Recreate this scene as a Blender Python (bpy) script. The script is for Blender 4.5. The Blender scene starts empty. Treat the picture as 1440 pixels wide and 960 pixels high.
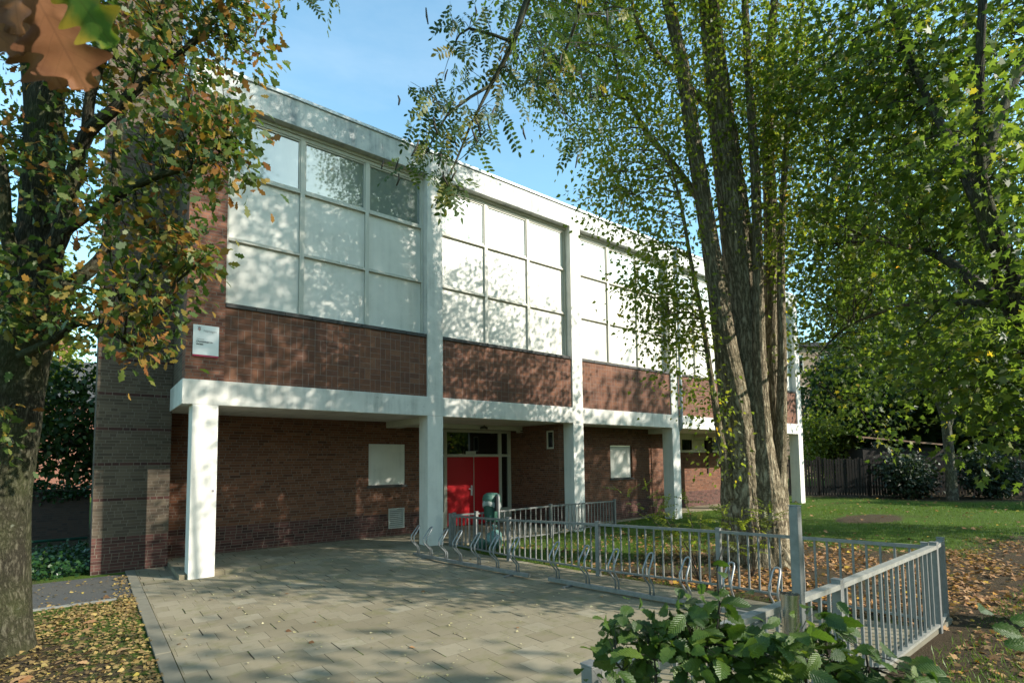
import bpy, bmesh, math, random
import numpy as np
from mathutils import Matrix, Vector
SC = bpy.context.scene
COL = SC.collection
RNG = np.random.default_rng(11)
random.seed(5)

# ------------------------------------------------------------------ camera
FPX, CX, CY = 753.54, 720.0, 600.6
YAW, PITCH, ROLL = .6686, .0634, -.0114
CAM = np.array([-1.3956, -10.7748, 1.98])
_F = np.array([math.sin(YAW)*math.cos(PITCH), math.cos(YAW)*math.cos(PITCH), math.sin(PITCH)])
_R = np.array([math.cos(YAW), -math.sin(YAW), 0]); _U = np.cross(_R, _F)
R2 = math.cos(ROLL)*_R+math.sin(ROLL)*_U
U2 = -math.sin(ROLL)*_R+math.cos(ROLL)*_U
cam = bpy.data.cameras.new('camera'); camo = bpy.data.objects.new('camera', cam); COL.objects.link(camo)
camo.matrix_world = Matrix(((R2[0], U2[0], -_F[0], CAM[0]), (R2[1], U2[1], -_F[1], CAM[1]), (R2[2], U2[2], -_F[2], CAM[2]), (0, 0, 0, 1)))
cam.sensor_width = 36; cam.sensor_fit = 'HORIZONTAL'; cam.lens = FPX/1440*36
cam.shift_y = (CY-480)/1440
cam.clip_start = .05; cam.clip_end = 3000
cam.dof.use_dof = True; cam.dof.focus_distance = 9.5; cam.dof.aperture_fstop = 6.3
SC.camera = camo
def at(u, v, d): return CAM+d*(_F+R2*(u-CX)/FPX-U2*(v-CY)/FPX)

# ------------------------------------------------------------------ light
SUN_AZ, SUN_EL = math.radians(145.9), math.radians(28.7)
w = bpy.data.worlds.new('World'); SC.world = w; w.use_nodes = True
nt = w.node_tree; nt.nodes.clear()
sky = nt.nodes.new('ShaderNodeTexSky'); sky.sky_type = 'NISHITA'; sky.sun_disc = False
sky.sun_elevation = SUN_EL; sky.sun_rotation = SUN_AZ
sky.air_density = 1.15; sky.dust_density = .8; sky.ozone_density = .9
bg = nt.nodes.new('ShaderNodeBackground'); bg.inputs[1].default_value = .148
wo = nt.nodes.new('ShaderNodeOutputWorld')
tint = nt.nodes.new('ShaderNodeMix'); tint.data_type = 'RGBA'; tint.blend_type = 'MULTIPLY'; tint.inputs[0].default_value = 1; tint.inputs[7].default_value = (.86, 1.12, 1.05, 1)
tc = nt.nodes.new('ShaderNodeTexCoord'); mp = nt.nodes.new('ShaderNodeMapping'); mp.inputs['Scale'].default_value = (1.2, 1.2, 4.)
nz = nt.nodes.new('ShaderNodeTexNoise'); nz.inputs['Scale'].default_value = 1.6; nz.inputs['Detail'].default_value = 7; nz.inputs['Roughness'].default_value = .62
cr_ = nt.nodes.new('ShaderNodeValToRGB'); cr_.color_ramp.elements[0].position = .48; cr_.color_ramp.elements[1].position = .80; cr_.color_ramp.elements[1].color = (.14, .14, .14, 1)
cl_ = nt.nodes.new('ShaderNodeMix'); cl_.data_type = 'RGBA'; cl_.inputs[7].default_value = (4.2, 4.6, 4.8, 1)
nt.links.new(tc.outputs['Generated'], mp.inputs[0]); nt.links.new(mp.outputs[0], nz.inputs[0]); nt.links.new(nz.outputs[0], cr_.inputs[0]); nt.links.new(cr_.outputs[0], cl_.inputs[0])
nt.links.new(sky.outputs[0], tint.inputs[6]); nt.links.new(tint.outputs[2], cl_.inputs[6]); nt.links.new(cl_.outputs[2], bg.inputs[0]); nt.links.new(bg.outputs[0], wo.inputs[0])
sun = bpy.data.lights.new('sun', 'SUN'); sun.energy = 3.9; sun.angle = math.radians(.53); sun.color = (1, .935, .83)
suno = bpy.data.objects.new('sun', sun); COL.objects.link(suno)
SUND = Vector((math.sin(SUN_AZ)*math.cos(SUN_EL), math.cos(SUN_AZ)*math.cos(SUN_EL), math.sin(SUN_EL)))
suno.rotation_euler = SUND.to_track_quat('Z', 'Y').to_euler()
suno.location = (20, -30, 30)
vs = SC.view_settings
SC.display_settings.display_device = 'sRGB'
vs.view_transform = 'Standard'; vs.look = 'None'; vs.exposure = 1.2; vs.gamma = 1
vs.use_curve_mapping = False
SC.cycles.max_bounces = 6; SC.cycles.transparent_max_bounces = 6
SC.cycles.use_denoising = True

# ------------------------------------------------------------------ node helpers
class G:
    def __init__(s, name):
        s.m = bpy.data.materials.new(name); s.m.use_nodes = True
        s.nt = s.m.node_tree; s.nt.nodes.clear()
    def nd(s, t, ins=None, **pr):
        n = s.nt.nodes.new('ShaderNode'+t)
        for k, v in pr.items(): setattr(n, k, v)
        for k, v in (ins or {}).items():
            so = n.inputs[k]
            if isinstance(v, bpy.types.NodeSocket): s.nt.links.new(v, so)
            else: so.default_value = v
        return n
    def math(s, op, a, b=0., c=None):
        i = {0: a, 1: b}
        if c is not None: i[2] = c
        return s.nd('Math', i, operation=op).outputs[0]
    def mix(s, f, a, b, mode='MIX'):
        n = s.nd('Mix', {0: f, 6: c4(a), 7: c4(b)}, data_type='RGBA', blend_type=mode)
        return n.outputs[2]
    def ramp(s, f, stops, interp='LINEAR'):
        n = s.nd('ValToRGB', {0: f}); r = n.color_ramp; r.interpolation = interp
        while len(r.elements) < len(stops): r.elements.new(.5)
        for e, (p, c) in zip(r.elements, stops):
            e.position = p; e.color = c4(c) if not isinstance(c, (int, float)) else (c, c, c, 1)
        return n.outputs[0]
    def noise(s, scale, vec=None, detail=4., rough=.55, out=0):
        i = {'Scale': scale, 'Detail': detail, 'Roughness': rough}
        if vec is not None: i['Vector'] = vec
        return s.nd('TexNoise', i).outputs[out]
    def uv(s): return s.nd('TexCoord').outputs['UV']
    def obj(s): return s.nd('TexCoord').outputs['Object']
    def sep(s, v): n = s.nd('SeparateXYZ', {0: v}); return n.outputs[0], n.outputs[1], n.outputs[2]
    def comb(s, x, y, z=0.): return s.nd('CombineXYZ', {0: x, 1: y, 2: z}).outputs[0]
    def scalev(s, v, sc): return s.nd('VectorMath', {0: v, 1: sc}, operation='MULTIPLY').outputs[0]
    def wn(s, val): return s.nd('TexWhiteNoise', {'W': val}, noise_dimensions='1D').outputs[0]
    def attr(s, n): return s.nd('Attribute', None, attribute_name=n).outputs['Fac']
    def bump(s, h, dist=.01, strength=1.): return s.nd('Bump', {'Height': h, 'Distance': dist, 'Strength': strength}).outputs[0]
    def pbr(s, col, rough=.8, metal=0., normal=None, spec=.5, **kw):
        i = {'Base Color': c4(col), 'Roughness': rough, 'Metallic': metal, 'Specular IOR Level': spec}
        if normal is not None: i['Normal'] = normal
        i.update(kw)
        return s.nd('BsdfPrincipled', i)
    def out(s, sh):
        o = s.nt.nodes.new('ShaderNodeOutputMaterial')
        s.nt.links.new(sh.outputs[0] if hasattr(sh, 'outputs') else sh, o.inputs[0]); return s.m
def c4(c):
    if isinstance(c, bpy.types.NodeSocket): return c
    if isinstance(c, (int, float)): return (c, c, c, 1)
    return tuple(c) if len(c) == 4 else tuple(c)+(1.,)

def m_brick(name, cols, mortar, plinth=None, plinth_cols=None, band=None, bw=.22, rh=.06, mj=.15, stain=.35):
    g = G(name); u, v, _ = g.sep(g.uv())
    row = g.math('FLOOR', g.math('DIVIDE', v, rh))
    uo = g.math('DIVIDE', g.math('ADD', u, g.math('MULTIPLY', g.wn(g.math('ADD', row, .37)), bw*3.)), bw)
    fu = g.math('FRACT', uo); fv = g.math('FRACT', g.math('DIVIDE', v, rh))
    wv = g.noise(18., g.uv(), 2.)
    jit = g.math('MULTIPLY', g.math('SUBTRACT', wv, .5), .08)
    cell = g.math('FLOOR', uo)
    # some stretchers are split into two headers
    idb = g.math('ADD', cell, g.math('MULTIPLY', row, 57.31))
    split = g.math('GREATER_THAN', g.wn(g.math('ADD', idb, 3.3)), .72)
    mid = g.math('MULTIPLY', g.math('LESS_THAN', g.math('ABSOLUTE', g.math('SUBTRACT', fu, .52)), .025), split)
    half = g.math('MULTIPLY', g.math('GREATER_THAN', fu, .52), split)
    bid = g.math('ADD', idb, g.math('MULTIPLY', half, 911.7))
    mm = g.math('MAXIMUM', g.math('MAXIMUM', g.math('LESS_THAN', g.math('ADD', fu, jit), .045), g.math('LESS_THAN', g.math('ADD', fv, jit), mj)), mid)
    rn = g.wn(bid)
    col = g.ramp(rn, [(i/(len(cols)-1), c) for i, c in enumerate(cols)])
    if plinth:
        pc = g.ramp(rn, [(i/(len(plinth_cols)-1), c) for i, c in enumerate(plinth_cols)])
        below = g.math('LESS_THAN', v, plinth)
        col = g.mix(below, col, pc)
        if band:
            k = g.math('FLOORED_MODULO', g.math('SUBTRACT', row, round(plinth/rh)), band)
            isb = g.math('MULTIPLY', g.math('LESS_THAN', k, .5), g.math('GREATER_THAN', v, plinth+.1))
            col = g.mix(isb, col, g.mix(.35, pc, (.03, .012, .01)))
    big = g.noise(.9, g.uv(), 5., .6)
    col = g.mix(g.math('MULTIPLY', g.ramp(big, [(.35, 0.), (.7, 1.)]), stain), col, g.mix(.45, col, (.02, .017, .014)), 'MIX')
    mort = g.mix(g.noise(2.2, g.uv(), 4.), mortar, g.mix(.6, mortar, (.03, .028, .025)))
    col = g.mix(g.math('MULTIPLY', mm, .9), col, mort)
    fine = g.noise(60., g.uv(), 3.)
    h = g.math('ADD', g.math('SUBTRACT', 1., mm), g.math('MULTIPLY', fine, .35))
    return g.out(g.pbr(col, .88, normal=g.bump(h, .006, .8), spec=.25))

def m_basket(name):
    g = G(name); u, v, _ = g.sep(g.uv()); L = .235
    cu = g.math('DIVIDE', u, L); cv = g.math('DIVIDE', v, L)
    par = g.math('FLOORED_MODULO', g.math('ADD', g.math('FLOOR', cu), g.math('FLOOR', cv)), 2.)
    fu = g.math('FRACT', cu); fv = g.math('FRACT', cv)
    s = g.nd('Mix', {0: par, 2: fv, 3: fu}, data_type='FLOAT').outputs[0]
    sp = g.math('LESS_THAN', g.math('ABSOLUTE', g.math('SUBTRACT', s, .5)), .017)
    e = g.math('MAXIMUM', g.math('LESS_THAN', fu, .034), g.math('LESS_THAN', fv, .034))
    mm = g.math('MAXIMUM', sp, e)
    idb = g.math('ADD', g.math('ADD', g.math('FLOOR', cu), g.math('MULTIPLY', g.math('FLOOR', cv), 31.7)), g.math('MULTIPLY', g.math('GREATER_THAN', s, .5), 417.1))
    rn = g.wn(idb)
    col = g.ramp(rn, [(0, (.125, .052, .030)), (.3, (.16, .066, .036)), (.6, (.185, .077, .040)), (.85, (.14, .06, .035)), (1, (.22, .10, .056))])
    n1 = g.noise(9., g.uv(), 5.)
    col = g.mix(g.ramp(n1, [(.4, 0.), (.75, .6)]), col, (.075, .04, .032))
    big = g.noise(.7, g.uv(), 4.)
    col = g.mix(g.ramp(big, [(.45, 0.), (.7, .35)]), col, (.03, .02, .017))
    col = g.mix(g.math('MULTIPLY', mm, .8), col, (.20, .175, .15))
    h = g.math('ADD', g.math('SUBTRACT', 1., mm), g.math('MULTIPLY', n1, .4))
    return g.out(g.pbr(col, .8, normal=g.bump(h, .005, .7), spec=.3))

def m_paint(name, col, dirt=.35, rough=.6, dcol=(.22, .22, .19), drips=1.):
    g = G(name); uv = g.uv()
    st = g.noise(1., g.scalev(uv, (7., .5, 1.)), 5., .6)
    n2 = g.noise(1.6, uv, 6., .65)
    f = g.math('MULTIPLY', g.math('MULTIPLY', g.ramp(st, [(.45, 0.), (.8, 1.)]), g.ramp(n2, [(.35, 0.), (.7, 1.)])), dirt*drips)
    f2 = g.math('MULTIPLY', g.ramp(n2, [(.4, 0.), (.85, 1.)]), dirt*.5)
    sp = g.math('MULTIPLY', g.ramp(g.noise(55., uv, 2.), [(.70, 0.), (.78, 1.)]), dirt*.5)
    sc = g.math('MULTIPLY', g.ramp(g.noise(4.5, uv, 8., .75), [(.60, 0.), (.66, 1.)]), dirt*.35)
    rv = g.nd('ObjectInfo').outputs['Random']
    col = g.mix(g.math('MULTIPLY', rv, .28), col, tuple(x*.8 for x in col))
    c = g.mix(g.math('MINIMUM', g.math('ADD', g.math('ADD', g.math('ADD', f, f2), sp), sc), 1.), col, dcol)
    return g.out(g.pbr(c, rough, normal=g.bump(g.noise(90., uv, 2.), .001, .5), spec=.35))

def m_metal(name, col=(.235, .235, .225), rough=.5, metal=.5, dirt=.55):
    g = G(name); o = g.obj()
    n = g.noise(14., o, 5., .65); n2 = g.noise(3., o, 3.)
    c = g.mix(g.math('MULTIPLY', g.ramp(n, [(.35, 0.), (.75, 1.)]), dirt), col, (.10, .105, .10))
    c = g.mix(g.math('MULTIPLY', g.ramp(n2, [(.5, 0.), (.8, 1.)]), dirt*.6), c, (.16, .17, .11))
    r = g.math('ADD', rough, g.math('MULTIPLY', n, .2))
    return g.out(g.pbr(c, r, metal))

def m_plain(name, col, rough=.6, metal=0., spec=.5, var=.15):
    g = G(name); n = g.noise(8., g.obj(), 4.)
    c = g.mix(g.math('MULTIPLY', n, var*2), col, tuple(x*.55 for x in col))
    return g.out(g.pbr(c, rough, metal, spec=spec))

def m_leaf(name, stops, rough=.5, trans=.35, tmul=1.6, veins=0., spec=.35):
    g = G(name)
    r = g.math('FRACT', g.math('ADD', g.math('MULTIPLY', g.attr('rnd'), .75), g.math('MULTIPLY', g.attr('clump'), .25)))
    r = g.math('ADD', g.math('MULTIPLY', g.attr('rnd'), .68), g.math('MULTIPLY', g.attr('clump'), .32))
    col = g.ramp(r, stops)
    nrm = None
    if veins:
        u, v, _ = g.sep(g.uv())
        vv = g.math('ABSOLUTE', g.math('SUBTRACT', u, .5))
        bw = veins
        wave = g.math('SINE', g.math('MULTIPLY', g.math('SUBTRACT', v, g.math('MULTIPLY', vv, .9)), 58.))
        mid = g.math('LESS_THAN', vv, .018)
        col = g.mix(g.math('MULTIPLY', g.math('MAXIMUM', g.ramp(wave, [(.8, 0.), (1., 1.)]), mid), .3*veins), col, g.mix(.5, col, (.22, .28, .06)))
        blot = g.noise(9., g.uv(), 4.)
        col = g.mix(g.ramp(blot, [(.5, 0.), (.8, .45)]), col, g.mix(.6, col, (.03, .02, .008)))
        nrm = g.bump(g.math('ADD', g.math('MULTIPLY', wave, veins*veins), g.math('MULTIPLY', blot, 1.5)), .0018, .8)
    p = g.pbr(col, rough, normal=nrm, spec=spec)
    t = g.nd('BsdfTranslucent', {0: g.mix(1., col, (tmul, tmul*1.05, tmul*.55), 'MULTIPLY')})
    return g.out(g.nd('MixShader', {0: trans, 1: p.outputs[0], 2: t.outputs[0]}))

def m_bark(name, dark, mid, light, su=9., sv=1.6, dist=.03, moss=.3):
    g = G(name); uv = g.uv()
    wob = g.noise(3., uv, 3., out=1)
    p = g.nd('VectorMath', {0: uv, 1: g.scalev(wob, (.05, .18, 0.))}, operation='ADD').outputs[0]
    n = g.noise(1., g.scalev(p, (su, sv, 1.)), 7., .62)
    rid = g.math('SUBTRACT', 1., g.math('MULTIPLY', g.math('ABSOLUTE', g.math('SUBTRACT', n, .5)), 5.))
    fine = g.noise(30., uv, 5., .7)
    h = g.math('ADD', g.math('SUBTRACT', 1., g.math('MAXIMUM', rid, 0.)), g.math('MULTIPLY', fine, .45))
    col = g.ramp(h, [(.12, dark), (.55, mid), (1., light)])
    mo = g.noise(1.3, g.obj(), 5., .6)
    col = g.mix(g.math('MULTIPLY', g.ramp(mo, [(.42, 0.), (.62, 1.)]), moss), col, g.mix(fine, (.035, .05, .012), (.11, .13, .04)))
    li = g.ramp(g.noise(7., g.obj(), 4.), [(.68, 0.), (.74, .5)])
    col = g.mix(li, col, (.24, .26, .2))
    return g.out(g.pbr(col, .92, normal=g.bump(h, dist, 1.), spec=.15))

def m_paving():
    g = G('concrete_slabs'); u, v, _ = g.sep(g.uv()); L = .30
    wob = g.math('MULTIPLY', g.math('SUBTRACT', g.noise(7., g.uv(), 2.), .5), .016)
    rv = g.math('DIVIDE', g.math('ADD', v, wob), L); row = g.math('FLOOR', rv)
    ru = g.math('ADD', g.math('DIVIDE', g.math('ADD', u, wob), L), g.math('ADD', g.math('MULTIPLY', g.math('FLOORED_MODULO', row, 2.), .5), g.math('MULTIPLY', g.wn(row), .12)))
    fu = g.math('FRACT', ru); fv = g.math('FRACT', rv); cu = g.math('FLOOR', ru)
    idb = g.math('ADD', cu, g.math('MULTIPLY', row, 61.7)); rn = g.wn(idb); rn2 = g.wn(g.math('ADD', idb, 7.7))
    wj = g.math('ADD', .006, g.math('MULTIPLY', g.math('POWER', rn2, 3.), .05))
    ju = g.math('LESS_THAN', fu, wj)
    rj = g.wn(g.math('ADD', idb, 21.3))
    jv = g.math('LESS_THAN', fv, g.math('ADD', .006, g.math('MULTIPLY', g.math('POWER', rj, 4.), .018)))
    col = g.ramp(rn, [(0, (.225, .188, .125)), (.5, (.262, .222, .150)), (.92, (.285, .245, .17)), (1., (.33, .29, .21))])
    big = g.noise(.55, g.uv(), 6., .62)
    col = g.mix(g.ramp(big, [(.4, 0.), (.72, .75)]), col, (.15, .128, .08))
    spt = g.noise(9., g.uv(), 6., .7); col = g.mix(g.ramp(spt, [(.58, 0.), (.70, .5)]), col, (.12, .105, .07))
    mo = g.noise(2.6, g.uv(), 6., .7)
    col = g.mix(g.ramp(mo, [(.52, 0.), (.72, .7)]), col, (.15, .145, .055))
    fine = g.noise(140., g.uv(), 3., .7)
    col = g.mix(g.math('MULTIPLY', fine, .55), col, g.mix(.5, col, (.05, .045, .03)))
    spk = g.ramp(g.noise(75., g.uv(), 2.), [(.66, 0.), (.72, .5)])
    col = g.mix(spk, col, (.10, .09, .06))
    jm = g.math('MAXIMUM', ju, g.math('MULTIPLY', jv, .38))
    jc = g.mix(g.ramp(g.noise(5., g.uv(), 3.), [(.52, 0.), (.62, 1.)]), (.022, .02, .013), (.06, .085, .015))
    col = g.mix(jm, col, jc)
    h = g.math('ADD', g.math('ADD', g.math('SUBTRACT', 1., jm), g.math('MULTIPLY', fine, .22)), g.math('MULTIPLY', rn, .1))
    return g.out(g.pbr(col, .92, normal=g.bump(h, .008, .8), spec=.2))

def m_ground():
    g = G('lawn_and_soil'); o = g.obj(); x, y, _ = g.sep(o)
    n = g.noise(.55, o, 5., .6); n2 = g.noise(6., o, 6., .7); n3 = g.noise(45., o, 4., .7)
    def disc(cx, cy, rx, ry):
        a = g.math('DIVIDE', g.math('SUBTRACT', x, cx), rx); b = g.math('DIVIDE', g.math('SUBTRACT', y, cy), ry)
        return g.math('SQRT', g.math('ADD', g.math('MULTIPLY', a, a), g.math('MULTIPLY', b, b)))
    d = g.math('MINIMUM', disc(7.5, -7., 5.2, 3.6), disc(13., -11.5, 9., 4.2))
    d = g.math('MINIMUM', d, disc(-5., -6., 4.6, 6.5)); d = g.math('MINIMUM', d, disc(-6., 8., 5.5, 9.)); d = g.math('MINIMUM', d, disc(34., 0., 7., 9.))
    d = g.math('MINIMUM', d, disc(18.5, -4.2, 2.0, .8))
    soilm = g.ramp(g.math('ADD', d, g.math('MULTIPLY', g.math('SUBTRACT', n2, .5), .9)), [(.85, 1.), (1.15, 0.)])
    grass = g.mix(n3, (.025, .055, .006), (.085, .145, .020))
    grass = g.mix(g.ramp(n2, [(.4, 0.), (.75, .6)]), grass, (.085, .105, .02))
    grass = g.mix(g.ramp(n, [(.5, 0.), (.72, .5)]), grass, (.06, .05, .022))
    soil = g.mix(n3, (.022, .016, .010), (.10, .072, .045))
    soil = g.mix(g.ramp(n2, [(.5, 0.), (.68, .55)]), soil, (.05, .058, .014))
    col = g.mix(soilm, grass, soil)
    h = g.math('ADD', g.math('MULTIPLY', n3, .7), n2)
    return g.out(g.pbr(col, .95, normal=g.bump(h, .035, 1.), spec=.1))

def m_asphalt():
    g = G('asphalt'); o = g.obj(); n = g.noise(60., o, 4., .7); b = g.noise(.9, o, 4.)
    c = g.mix(n, (.035, .035, .034), (.10, .097, .088)); c = g.mix(g.ramp(b, [(.4, 0.), (.7, .5)]), c, (.10, .085, .06))
    return g.out(g.pbr(c, .9, normal=g.bump(n, .008, .7), spec=.25))

def m_glass_pale(dark=True):  # one glazing twice
    g = G('shaded_grey_glass' if dark else 'sunlit_blind_glass'); n = g.noise(1.3, g.scalev(g.uv(), (3., .6, 1.)), 4.)
    c = g.mix(n, *((.13, .155, .145), (.20, .23, .215)) if dark else ((.50, .54, .52), (.60, .63, .60)))
    p = g.pbr(c, .035, spec=1., normal=g.bump(g.noise(.7, g.uv(), 1.), .012, .12))
    p.inputs['IOR'].default_value = 1.9
    return g.out(p)
def m_glass_dark():
    g = G('dark_glass'); p = g.pbr((.008, .010, .010), .03, spec=.9, normal=g.bump(g.noise(1.1, g.uv(), 1.), .01, .1)); p.inputs['IOR'].default_value = 1.6
    return g.out(p)

M = {}
M['brick_red'] = m_brick('red_brown_brick', [(.095, .038, .021), (.14, .056, .030), (.175, .072, .038), (.12, .048, .027), (.20, .09, .052), (.078, .035, .023)], (.23, .18, .14), plinth=.66, plinth_cols=[(.045, .02, .017), (.085, .035, .028), (.12, .05, .04), (.06, .03, .025)])
M['brick_pier'] = m_brick('brown_pier_brick', [(.13, .055, .036), (.20, .085, .052), (.25, .11, .068), (.17, .068, .045), (.11, .05, .036)], (.22, .18, .145))
M['brick_tower'] = m_brick('dark_tower_brick', [(.070, .053, .037), (.10, .076, .052), (.125, .097, .067), (.082, .06, .043), (.105, .076, .053)], (.205, .17, .128), plinth=.66, plinth_cols=[(.05, .022, .018), (.08, .034, .027), (.11, .048, .038), (.065, .032, .028)], band=11)
M['brick_wall'] = m_brick('garden_wall_brick', [(.05, .035, .028), (.08, .05, .038), (.06, .04, .03)], (.07, .06, .05))
M['basket'] = m_basket('basketweave_brick')
M['white'] = m_paint('weathered_white_paint', (.68, .655, .595), .8)
M['white_clean'] = m_paint('white_column_paint', (.73, .705, .64), .55)
M['fascia'] = m_paint('weathered_white_fascia', (.56, .555, .52), 1.3, dcol=(.14, .16, .17))
M['panel'] = m_paint('off_white_panel', (.66, .635, .57), .4, rough=.38)
M['frame'] = m_paint('cream_window_frame', (.52, .50, .43), .3, rough=.5)
M['cream'] = m_paint('cream_paint', (.55, .52, .42), .25)
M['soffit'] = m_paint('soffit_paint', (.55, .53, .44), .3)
M['sill'] = m_plain('dark_slate_sill', (.06, .055, .05), .75, var=.4)
M['zinc'] = m_metal('zinc_trim', (.55, .57, .58), .5, .55)
M['steel'] = m_metal('galvanised_steel')
M['steel_light'] = m_metal('worn_rack_steel', (.30, .31, .31), .4, .55, .35)
M['steel_old'] = m_metal('weathered_galvanised_rail', (.30, .295, .26), .6, .35, .6)
M['stainless'] = m_metal('stainless_steel', (.55, .54, .50), .16, 1., .15)
M['pipe'] = m_plain('grey_pipe_plastic', (.26, .29, .30), .45)
M['red'] = m_paint('red_door_paint', (.48, .008, .014), .3, rough=.4, dcol=(.2, .01, .01))
M['glass'] = m_glass_pale(); M['glass_sunlit'] = m_glass_pale(False); M['dark_glass'] = m_glass_dark()
M['black'] = m_plain('dark_void', (.012, .011, .010), .8)
M['grille'] = m_plain('grey_vent_paint', (.42, .42, .38), .55)
M['paving'] = m_paving(); M['ground'] = m_ground(); M['asphalt'] = m_asphalt()
M['kerb'] = m_plain('kerb_concrete', (.185, .168, .12), .9, var=.45)
M['edging'] = m_plain('pale_edging', (.22, .215, .19), .85, var=.35)
M['roofing'] = m_plain('roof_felt', (.05, .05, .05), .9)
M['bark_poplar'] = m_bark('poplar_bark', (.03, .023, .014), (.235, .19, .125), (.43, .37, .26), 19., 2.6, .03, .12)
M['bark_oak'] = m_bark('oak_bark', (.010, .009, .006), (.045, .040, .027), (.11, .10, .072), 30., 6., .014, .35)
M['bark'] = m_bark('grey_bark', (.03, .026, .02), (.11, .10, .075), (.20, .19, .15), 10., 3., .015, .35)
M['bark_dark'] = m_bark('dark_maple_bark', (.015, .012, .009), (.055, .046, .034), (.10, .09, .068), 22., 4., .012, .3)
M['twig'] = m_plain('dark_twig', (.045, .034, .022), .8, var=.3)
M['wood_dark'] = m_plain('dark_stained_wood', (.025, .019, .014), .9, var=.4)
M['wood_shed'] = m_plain('shed_roof_wood', (.34, .21, .13), .85, var=.4)
M['bin'] = m_plain('green_bin_plastic', (.02, .085, .058), .45, var=.3)
M['bin_lid'] = m_plain('faded_green_lid', (.06, .145, .105), .5, var=.3)
M['rail_green'] = m_plain('green_painted_steel', (.02, .10, .065), .45, var=.3)
M['sign_white'] = m_plain('sign_white_enamel', (.75, .75, .74), .25, var=.05)
M['sign_red'] = m_plain('sign_crimson', (.42, .012, .06), .35, var=.05)
M['ink'] = m_plain('sign_black_ink', (.03, .03, .03), .5); M['ink_grey'] = m_plain('sign_grey_ink', (.28, .26, .27), .5); M['ink_pink'] = m_plain('sign_pink_ink', (.55, .30, .26), .5)
M['tan_brick'] = m_brick('tan_house_brick', [(.33, .24, .16), (.40, .30, .21), (.28, .2, .14)], (.35, .3, .25))
M['red_house'] = m_brick('red_house_brick', [(.22, .09, .06), (.28, .12, .08)], (.25, .2, .17))
def m_bag(name, col, a):
    g = G(name); p = g.pbr(col, .22, spec=.6, normal=g.bump(g.noise(22., g.obj(), 4.), .02, .8)); p.inputs['Alpha'].default_value = a
    return g.out(p)
M['bag'] = m_bag('green_plastic_bag', (.10, .19, .16), .92); M['liner'] = m_bag('clear_plastic_liner', (.50, .54, .50), .55)
M['l_poplar'] = m_leaf('poplar_leaves', [(0, (.07, .10, .015)), (.35, (.105, .14, .02)), (.7, (.14, .165, .026)), (.88, (.20, .19, .03)), (.95, (.36, .25, .03)), (1, (.40, .20, .03))], .45, .6, 1.9)
M['l_maple'] = m_leaf('maple_leaves', [(0, (.038, .06, .013)), (.4, (.065, .10, .018)), (.75, (.10, .135, .022)), (.9, (.17, .175, .03)), (.97, (.34, .25, .03)), (1, (.42, .20, .03))], .48, .56, 1.9)
M['l_oak'] = m_leaf('oak_leaves', [(0, (.035, .070, .018)), (.42, (.065, .105, .022)), (.58, (.11, .13, .025)), (.67, (.22, .155, .03)), (.78, (.27, .13, .03)), (.9, (.20, .075, .025)), (1, (.11, .045, .02))], .48, .42)
M['l_robinia'] = m_leaf('robinia_leaves', [(0, (.025, .05, .012)), (.5, (.045, .08, .016)), (.75, (.09, .125, .02)), (.88, (.26, .20, .03)), (1, (.20, .10, .03))], .5, .42)
M['l_beech'] = m_leaf('hornbeam_leaves', [(0, (.025, .058, .010)), (.45, (.05, .095, .014)), (.8, (.08, .13, .018)), (.94, (.13, .17, .022)), (1, (.20, .15, .03))], .42, .32, veins=.6, spec=.4)
M['l_brown'] = m_leaf('withered_brown_oak_leaf', [(0, (.095, .047, .026)), (1, (.17, .08, .042))], .5, .12, 1.2, veins=.2)
def m_nearleaf(name, c0, c1, edge, trans):
    g = G(name); u, v, _ = g.sep(g.uv()); uu = g.math('ABSOLUTE', g.math('SUBTRACT', u, .5))
    n = g.noise(7., g.uv(), 5., .6); col = g.mix(n, c0, c1)
    col = g.mix(g.ramp(g.math('ADD', g.math('MULTIPLY', uu, 2.2), g.math('MULTIPLY', g.noise(5., g.uv(), 3.), .6)), [(.45, 0.), (.75, .8)]), col, edge)
    lat = g.math('FRACT', g.math('MULTIPLY', g.math('SUBTRACT', v, g.math('MULTIPLY', uu, 1.1)), 7.5))
    vein = g.math('MAXIMUM', g.math('LESS_THAN', uu, .007), g.math('LESS_THAN', lat, .05))
    col = g.mix(g.math('MULTIPLY', vein, .45), col, g.mix(.5, col, (.04, .02, .01)))
    p = g.pbr(col, .6, spec=.12, normal=g.bump(g.noise(30., g.uv(), 3.), .0006, .5))
    t = g.nd('BsdfTranslucent', {0: g.mix(1., col, (1.7, 1.6, 1.), 'MULTIPLY')})
    return g.out(g.nd('MixShader', {0: trans, 1: p.outputs[0], 2: t.outputs[0]}))
M['near_brown'] = m_nearleaf('withered_oak_leaf', (.17, .075, .035), (.27, .125, .06), (.12, .05, .025), .3)
M['near_green'] = m_nearleaf('half_green_oak_leaf', (.06, .13, .02), (.09, .16, .025), (.34, .24, .03), .4)
M['l_turn'] = m_leaf('turning_oak_leaf', [(0, (.07, .14, .02)), (.5, (.07, .14, .02)), (1, (.42, .26, .02))], .45, .3, veins=.2)
M['l_dark'] = m_leaf('dark_evergreen_foliage', [(0, (.010, .020, .010)), (.6, (.020, .038, .016)), (1, (.04, .06, .022))], .55, .15)
M['l_hedge'] = m_leaf('background_foliage', [(0, (.018, .038, .010)), (.6, (.035, .065, .014)), (.9, (.07, .10, .02)), (1, (.16, .12, .03))], .5, .3)
M['l_yellow'] = m_leaf('yellow_green_foliage', [(0, (.07, .10, .015)), (.6, (.14, .17, .02)), (1, (.26, .24, .03))], .5, .45)
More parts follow.
